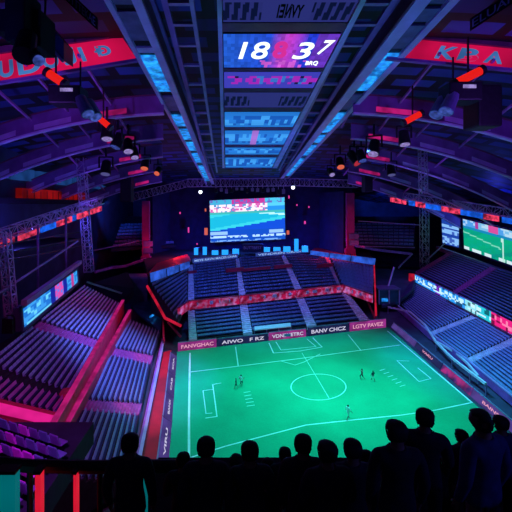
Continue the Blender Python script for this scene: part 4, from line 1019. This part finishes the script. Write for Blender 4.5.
def figure(pose):
    """Standing facing +Y, 1.75 m, feet at z = 0. pose: dict of joint positions overriding the default."""
    P = dict(pelvis=(0, 0, .95), waist=(0, .0, 1.10), chest=(0, -.01, 1.30), collar=(0, -.01, 1.43), neck=(0, .0, 1.49), skull=(0, .015, 1.60), crown=(0, .01, 1.68), nose=(0, .118, 1.605), chin=(0, .075, 1.535),
             earL=(-.083, .0, 1.60), earR=(.083, .0, 1.60), hipL=(-.095, 0, .90), kneeL=(-.10, .02, .50), ankL=(-.10, -.02, .09), toeL=(-.11, .13, .035), hipR=(.095, 0, .90), kneeR=(.10, .02, .50), ankR=(.10, -.02, .09), toeR=(.11, .13, .035),
             shL=(-.19, -.01, 1.40), elL=(-.25, -.03, 1.13), wrL=(-.24, .06, .90), shR=(.19, -.01, 1.40), elR=(.25, -.03, 1.13), wrR=(.24, .06, .90))
    P.update(pose)
    Rr = dict(pelvis=(.155, .11), waist=(.135, .10), chest=(.165, .115), collar=(.10, .08), neck=.052, skull=(.088, .108), crown=(.072, .088), nose=.013, chin=.035, earL=(.012, .028), earR=(.012, .028), hipL=.088, kneeL=.056, ankL=.038, toeL=.034, hipR=.088, kneeR=.056, ankR=.038, toeR=.034,
              shL=.066, elL=.045, wrL=.028, shR=.066, elR=.045, wrR=.028)
    K = list(P); I = {k: i for i, k in enumerate(K)}
    J = [(P[k], Rr[k]) for k in K]
    E = [(I[a], I[b]) for a, b in (('pelvis', 'waist'), ('waist', 'chest'), ('chest', 'collar'), ('collar', 'neck'), ('neck', 'skull'), ('skull', 'crown'), ('skull', 'nose'), ('skull', 'chin'), ('skull', 'earL'), ('skull', 'earR'),
         ('pelvis', 'hipL'), ('hipL', 'kneeL'), ('kneeL', 'ankL'), ('ankL', 'toeL'), ('pelvis', 'hipR'), ('hipR', 'kneeR'), ('kneeR', 'ankR'), ('ankR', 'toeR'), ('chest', 'shL'), ('shL', 'elL'), ('elL', 'wrL'), ('chest', 'shR'), ('shR', 'elR'), ('elR', 'wrR'))]
    for s, sg in (('L', 1), ('R', -1)):
        d = Vector(P['wr' + s]) - Vector(P['el' + s]); hand(J, E, I['wr' + s], d, V(0, 1, 0) if abs(d.normalized().y) < .8 else V(sg, 0, 0))
    return body_mesh('body', J, E), P, J, E, I
def shell(me, name, test, off, m):
    """Clothing or hair: the body's faces that pass the test, lifted off the skin and closed at the hem."""
    bm = bmesh.new(); bm.from_mesh(me); bm.normal_update()
    kill = [f for f in bm.faces if not test(f.calc_center_median())]
    bmesh.ops.delete(bm, geom=kill, context='FACES')
    left = set(bm.faces); best = []; area = 0
    while left:
        st = [left.pop()]; isl = []
        while st:
            q = st.pop(); isl.append(q)
            for e in q.edges:
                for w_ in e.link_faces:
                    if w_ in left: left.discard(w_); st.append(w_)
        ar = sum(f.calc_area() for f in isl)
        if ar > area: best, area = isl, ar
    best = {v for f in best for v in f.verts}
    keep = set(best); bmesh.ops.delete(bm, geom=[v for v in bm.verts if v not in keep], context='VERTS')
    for v in bm.verts: v.co += v.normal * (off if not callable(off) else off(v.co))
    bmesh.ops.recalc_face_normals(bm, faces=bm.faces)
    out = bpy.data.meshes.new(name); bm.to_mesh(out); bm.free(); out.materials.append(m)
    for p in out.polygons: p.use_smooth = True
    return out
def person(name, fig, label, group, loc, rz, sc, shirt, trousers, skin='skin', head_turn=0, sleeves=.24, hairs=(1.0, 1.0), cat='person', shorts=False):
    me, P = fig[0], fig[1]
    me = me.copy(); me.materials.clear(); me.materials.append(M[skin])
    sk = Vector(P['skull']); nk = Vector(P['neck'])
    if head_turn:
        Rm = Matrix.Rotation(head_turn, 3, 'Z')
        for v in me.vertices:
            if v.co.z > nk.z - .02 and abs(v.co.x - nk.x) < .16:
                t = max(0, min(1, (v.co.z - nk.z + .02) / .06)); q = Matrix.Rotation(head_turn * t, 3, 'Z') @ (v.co - nk); v.co = nk + q
    o = bpy.data.objects.new(name, me); COL.objects.link(o); o.location = loc; o.rotation_euler = (0, 0, rz); o.scale = (sc, sc, sc)
    tag(o, label, cat, group)
    wz = P['waist'][2] - .08
    wl, wr = Vector(P['wrL']), Vector(P['wrR'])
    def is_torso(c): return wz - .13 < c.z < P['collar'][2] + .035 and (c - wl).length > .06 and (c - wr).length > .06 or ((c.z < wz + .1) is False and False)
    def arms(c):
        for s in 'LR':
            a, b = Vector(P['el' + s]), Vector(P['wr' + s]); t = (c - a).dot(b - a) / (b - a).length_squared
            if .1 < t and ((c - a) - (b - a) * t).length < .075 and abs(c.x) > .15: return t
        return None
    def shirt_t(c):
        t = arms(c)
        if t is not None: return (t < .92) if not shorts else False
        return is_torso(c)
    def leg_t(c):
        t = arms(c)
        if t is not None and abs(c.x) > .17 and t < 2.2: return False
        return (c.z < wz + .08) and (c.z > (.48 if shorts else .09)) and abs(c.x) < .55 and not ((c - wl).length < .2 or (c - wr).length < .2)
    rot = Matrix.Rotation(head_turn, 3, 'Z')
    def hair_t(c):
        q = rot.transposed() @ (c - nk) + nk
        return q.z > sk.z - .055 and (q.y < sk.y + .045 or q.z > sk.z + .055) and not (abs(q.x) > .08 and q.z < sk.z + .03)
    for nme, tst, off, m in (('shirt', shirt_t, .014, shirt), ('trousers' if not shorts else 'shorts', leg_t, .012, trousers), ('hair', hair_t, .016 * hairs[0], 'hair')):
        mm = shell(me, nme, tst, off, M[m])
        if len(mm.polygons):
            c = bpy.data.objects.new(nme, mm); COL.objects.link(c); c.parent = o
            s = c.modifiers.new('thickness', 'SOLIDIFY'); s.thickness = .01
    return o
stand = figure({})
lean = figure(dict(wrL=(-.16, .22, 1.08), elL=(-.25, .02, 1.12), wrR=(.16, .22, 1.08), elR=(.25, .02, 1.12)))
phone = figure(dict(elR=(.26, .14, 1.22), wrR=(.16, .30, 1.42)))
figs = [stand, lean, phone]
# (head centre x, head top y, depth, facing, figure, head turn, shirt, label)
CR = [((483, 404), 3.55, .35, 0, .9, 'blueshirt', 'tall spectator in a navy shirt at the right edge, face turned left'),
      ((501.5, 412.5), 5.3, .1, 0, 0, 'blueshirt', 'spectator half hidden behind the tall one at the right edge'),
      ((425, 404.5), 4.4, -.3, 1, -.2, 'shirt', 'spectator in dark clothes whose head tops the near touchline'),
      ((397, 416), 3.5, 0, 0, .1, 'shirt', 'broad headed spectator left of the touchline watcher'),
      ((462, 427), 5.6, 0, 0, .2, 'shirt', 'small spectator set back at the left of the tall navy shirt'),
      ((206, 433.5), 4.2, 0, 0, 0, 'shirt', 'leftmost large headed spectator in front of the pitch'),
      ((250, 438), 4.3, .1, 1, 0, 'shirt', 'spectator left of the centre, beside the leftmost large head'),
      ((236, 452), 5.4, 0, 0, 0, 'shirt', 'small spectator peeking between the two left heads'),
      ((285, 445), 5.5, 0, 1, 0, 'shirt', 'small spectator just left of the narrow headed one'),
      ((303, 431), 4.4, 0, 0, -.3, 'shirt', 'narrow headed spectator near the middle of the crowd'),
      ((328, 437), 3.9, .1, 1, .2, 'shirt', 'spectator with a round head right of the crowd middle'),
      ((353, 435.5), 4.5, 0, 0, 0, 'shirt', 'spectator standing before the broad headed one'),
      ((367, 448), 5.6, 0, 1, 0, 'shirt', 'small spectator left of the two small heads near the broad head'),
      ((379, 447), 5.4, 0, 0, .2, 'shirt', 'small spectator right of the two small heads near the broad head'),
      ((183, 450), 5.0, 0, 1, 0, 'shirt', 'low spectator at the left end of the crowd'),
      ((130, 430), 4.6, 0, 0, .2, 'shirt', 'lone spectator standing at the black handrail on the left'),
      ((268, 456), 5.6, 0, 0, .1, 'shirt', 'shortest spectator in the gap left of the middle'),
      ((441, 442), 5.7, 0, 0, -.2, 'shirt', 'small spectator half hidden by the touchline watcher')]
for i, ((x, y), Y, rz, fi, ht, sh, l) in enumerate(CR):
    top = D(x, y, Y); fz = 22.35 if Y < 3.9 else 21.35
    sc = (top.z - fz) / 1.755
    loc = V(top.x, Y, fz)
    if not .85 < sc < 1.12:
        # stand on a low step so that the figure keeps a human height
        sc0 = max(.92, min(1.04, sc)); hz = top.z - 1.755 * sc0
        if hz > fz: tag(MB().box((top.x - .3, Y - .25, fz), (top.x + .3, Y + .3, hz)).build('standing_step', M['black']), f'low black step under {l}'[:110] if len(l.split()) < 11 else 'low black step under ' + ' '.join(l.split()[:10]), 'step')
        sc = sc0; loc = V(top.x, Y, min(hz, fz) if hz < fz else hz)
    person('person', figs[fi], l, 'spectators on the balcony', loc, rz, sc, sh, 'trousers', head_turn=ht)
# players
run = figure(dict(kneeL=(-.10, .28, .60), ankL=(-.10, .10, .24), toeL=(-.10, .24, .16), kneeR=(.10, -.10, .50), ankR=(.10, -.42, .28), toeR=(.10, -.40, .14), elL=(-.27, -.22, 1.18), wrL=(-.22, -.05, 1.02), elR=(.27, .16, 1.16), wrR=(.2, .34, 1.28)))
stride = figure(dict(kneeL=(-.11, .16, .50), ankL=(-.12, .28, .10), toeL=(-.12, .43, .06), kneeR=(.11, -.10, .50), ankR=(.12, -.34, .12), toeR=(.12, -.22, .03), elL=(-.34, -.05, 1.18), wrL=(-.42, .1, 1.0), elR=(.34, .02, 1.18), wrR=(.44, .12, 1.02)))
for (x, y), fg, rz, sh, sho, sk_, l, s in (((241, 386.5), run, -1.2, 'kit_white', 'kit_dark', 'skin', 'running player in white on the left of the pitch', 1.05), ((236, 389), stride, 1.6, 'kit_dark', 'kit_dark', 'skin', 'player in dark kit just behind the running white player', .9),
                                            ((362, 379.5), run, 1.0, 'kit_red', 'kit_dark', 'skin', 'player in a reddish shirt right of the centre circle', 1.0), ((373, 381), stride, .4, 'kit_dark', 'kit_white', 'skin', 'small dark player beside the reddish shirted one', .9), ((348, 419.5), stride, -1.0, 'kit_white', 'kit_white', 'skin', 'player in white near the lower edge of the centre circle', 1.05)):
    person('player', fg, l, 'players on the pitch', G(x, y, .0) - UP * (.08 if fg is run else 0), rz, s, sh, sho, shorts=True, cat='player')

# ================================================================== LIGHT
w = bpy.data.worlds.new('World'); SC.world = w; w.use_nodes = True
w.node_tree.nodes['Background'].inputs['Color'].default_value = (.10, .08, .42, 1); w.node_tree.nodes['Background'].inputs['Strength'].default_value = .05
def lamp(p, target, power, col, angle=70, r=.4, blend=.7):
    d = bpy.data.lights.new('lamp', 'SPOT'); d.energy = power; d.color = col; d.spot_size = math.radians(angle); d.spot_blend = blend; d.shadow_soft_size = r
    o = bpy.data.objects.new('stage_lamp_light', d); COL.objects.link(o); o.location = p
    o.rotation_euler = (Vector(target) - Vector(p)).to_track_quat('-Z', 'Y').to_euler(); return o
def pt(p, power, col, r=.5):
    d = bpy.data.lights.new('lamp', 'POINT'); d.energy = power; d.color = col; d.shadow_soft_size = r
    o = bpy.data.objects.new('point_lamp_light', d); COL.objects.link(o); o.location = p; return o
kW = 1000.
# pitch floodlights on the roof girders
for x in (-1, 21):
    for y in (44, 60): lamp((x, y, 36), (x * .8 + 4, y + 1, 0), 34 * kW, (.05, 1.0, 1.0), 70, .4, 1.0)
# blue wash on the end stand from the stage truss and roof
lamp((-6, 70, 36), (0, 92, 6), 22 * kW, (.06, .17, 1.0), 75); lamp((22, 74, 36), (22, 97, 6), 22 * kW, (.06, .17, 1.0), 75)
lamp((8, 66, 34), (10, 84, 3), 15 * kW, (.20, .24, 1.0), 70)
# left stands: violet and blue, magenta near the balcony
lamp((-2, 60, 36), (-15, 55, 3), 62 * kW, (.13, .24, .9), 46); lamp((-6, 50, 36), (-18, 53, 7), 20 * kW, (.14, .19, 1.0), 40, .4, 1.0); lamp((-12, 44, 34), (-25, 54, 9), 3 * kW, (.4, .08, 1.0), 70)
lamp((-10, 22, 30), (-20, 34, 9), 5 * kW, (1.0, .05, .6), 70); lamp((-8, 12, 24), (-12, 20, 12), 6 * kW, (.55, .08, 1.0), 70)
lamp((-14, 70, 24), (-20, 62, 6), 5 * kW, (1.0, .04, .3), 80)
# right stands: blue
lamp((20, 64, 36), (40, 62, 2), 62 * kW, (.07, .23, .85), 60); lamp((28, 88, 36), (44, 92, 4), 12 * kW, (.3, .10, 1.0), 60)
lamp((34, 82, 33), (54, 88, 9), 6 * kW, (.06, .11, 1.0), 70)
# violet up-lights washing the roof steel, plus unseen fill lamps near the viewer
for x, y in ((-24, 50), (-28, 75), (-20, 95), (28, 50), (36, 75), (30, 98)): lamp((x, y, 24), (x * 1.1, y + 3, 40), 2.2 * kW, (.26, .08, 1.0), 120)
for x in (-22, 26): lamp((x, 24, 30), (x * 1.2, 62, 38), 9 * kW, (.30, .08, 1.0), 90)  # unseen lamps added in front to lighten the arch webs
for x in (-16, 18): lamp((x, 12, 29), (x * 1.4, 36, 39), 1.6 * kW, (.08, .10, 1.0), 90)  # unseen blue lamps added for the roof front and speaker face
for x, y in ((-6, 34), (14, 34), (4, 62)): lamp((x, y, 30), (x, y + 6, 42), 1.6 * kW, (.12, .14, 1.0), 130)
# red lamps at the stage columns
pt((-27, 110, 14), .25 * kW, (1.0, .03, .2)); pt((36, 112, 14), .25 * kW, (1.0, .03, .2)); pt((-19, 112, 13), 1.0 * kW, (1, .02, .05)); pt((26, 114, 13), 1.0 * kW, (1, .02, .05))
lamp((-24, 98, 30), (-29, 113, 20), 1.6 * kW, (1, .03, .3), 40); lamp((30, 100, 30), (33.5, 116, 20), 1.6 * kW, (1, .03, .3), 40)
# stage blue glow, and unseen lamps added to lift the back walls
for x in (-14, -2, 9, 21): pt((x, 124, 15), 2.2 * kW, (.02, .08, 1.0))
lamp((-37, 112, 25), (-45, 136, 25), 9 * kW, (.03, .14, 1.0), 70); lamp((50, 130, 27.5), (62, 160, 29), 14 * kW, (.03, .12, 1.0), 60)
pt((-38, 66, 22), 1.5 * kW, (.1, .08, 1.0)); pt((66, 100, 25), 2 * kW, (.06, .08, 1.0))
# unseen blue lamp added to rim the right spectator's shoulder
lamp((7.5, 1.2, 25.5), (2.4, 3.6, 23.4), 130, (.10, .12, 1.0), 50, .1)
# unseen red lamps added to brighten the touchline walkway
for y, x in ((46, -11.5), (60, -13)): lamp((x, y - 3, 14), (x, y + 1, 0), 2.2 * kW, (1.0, .01, .04), 48)
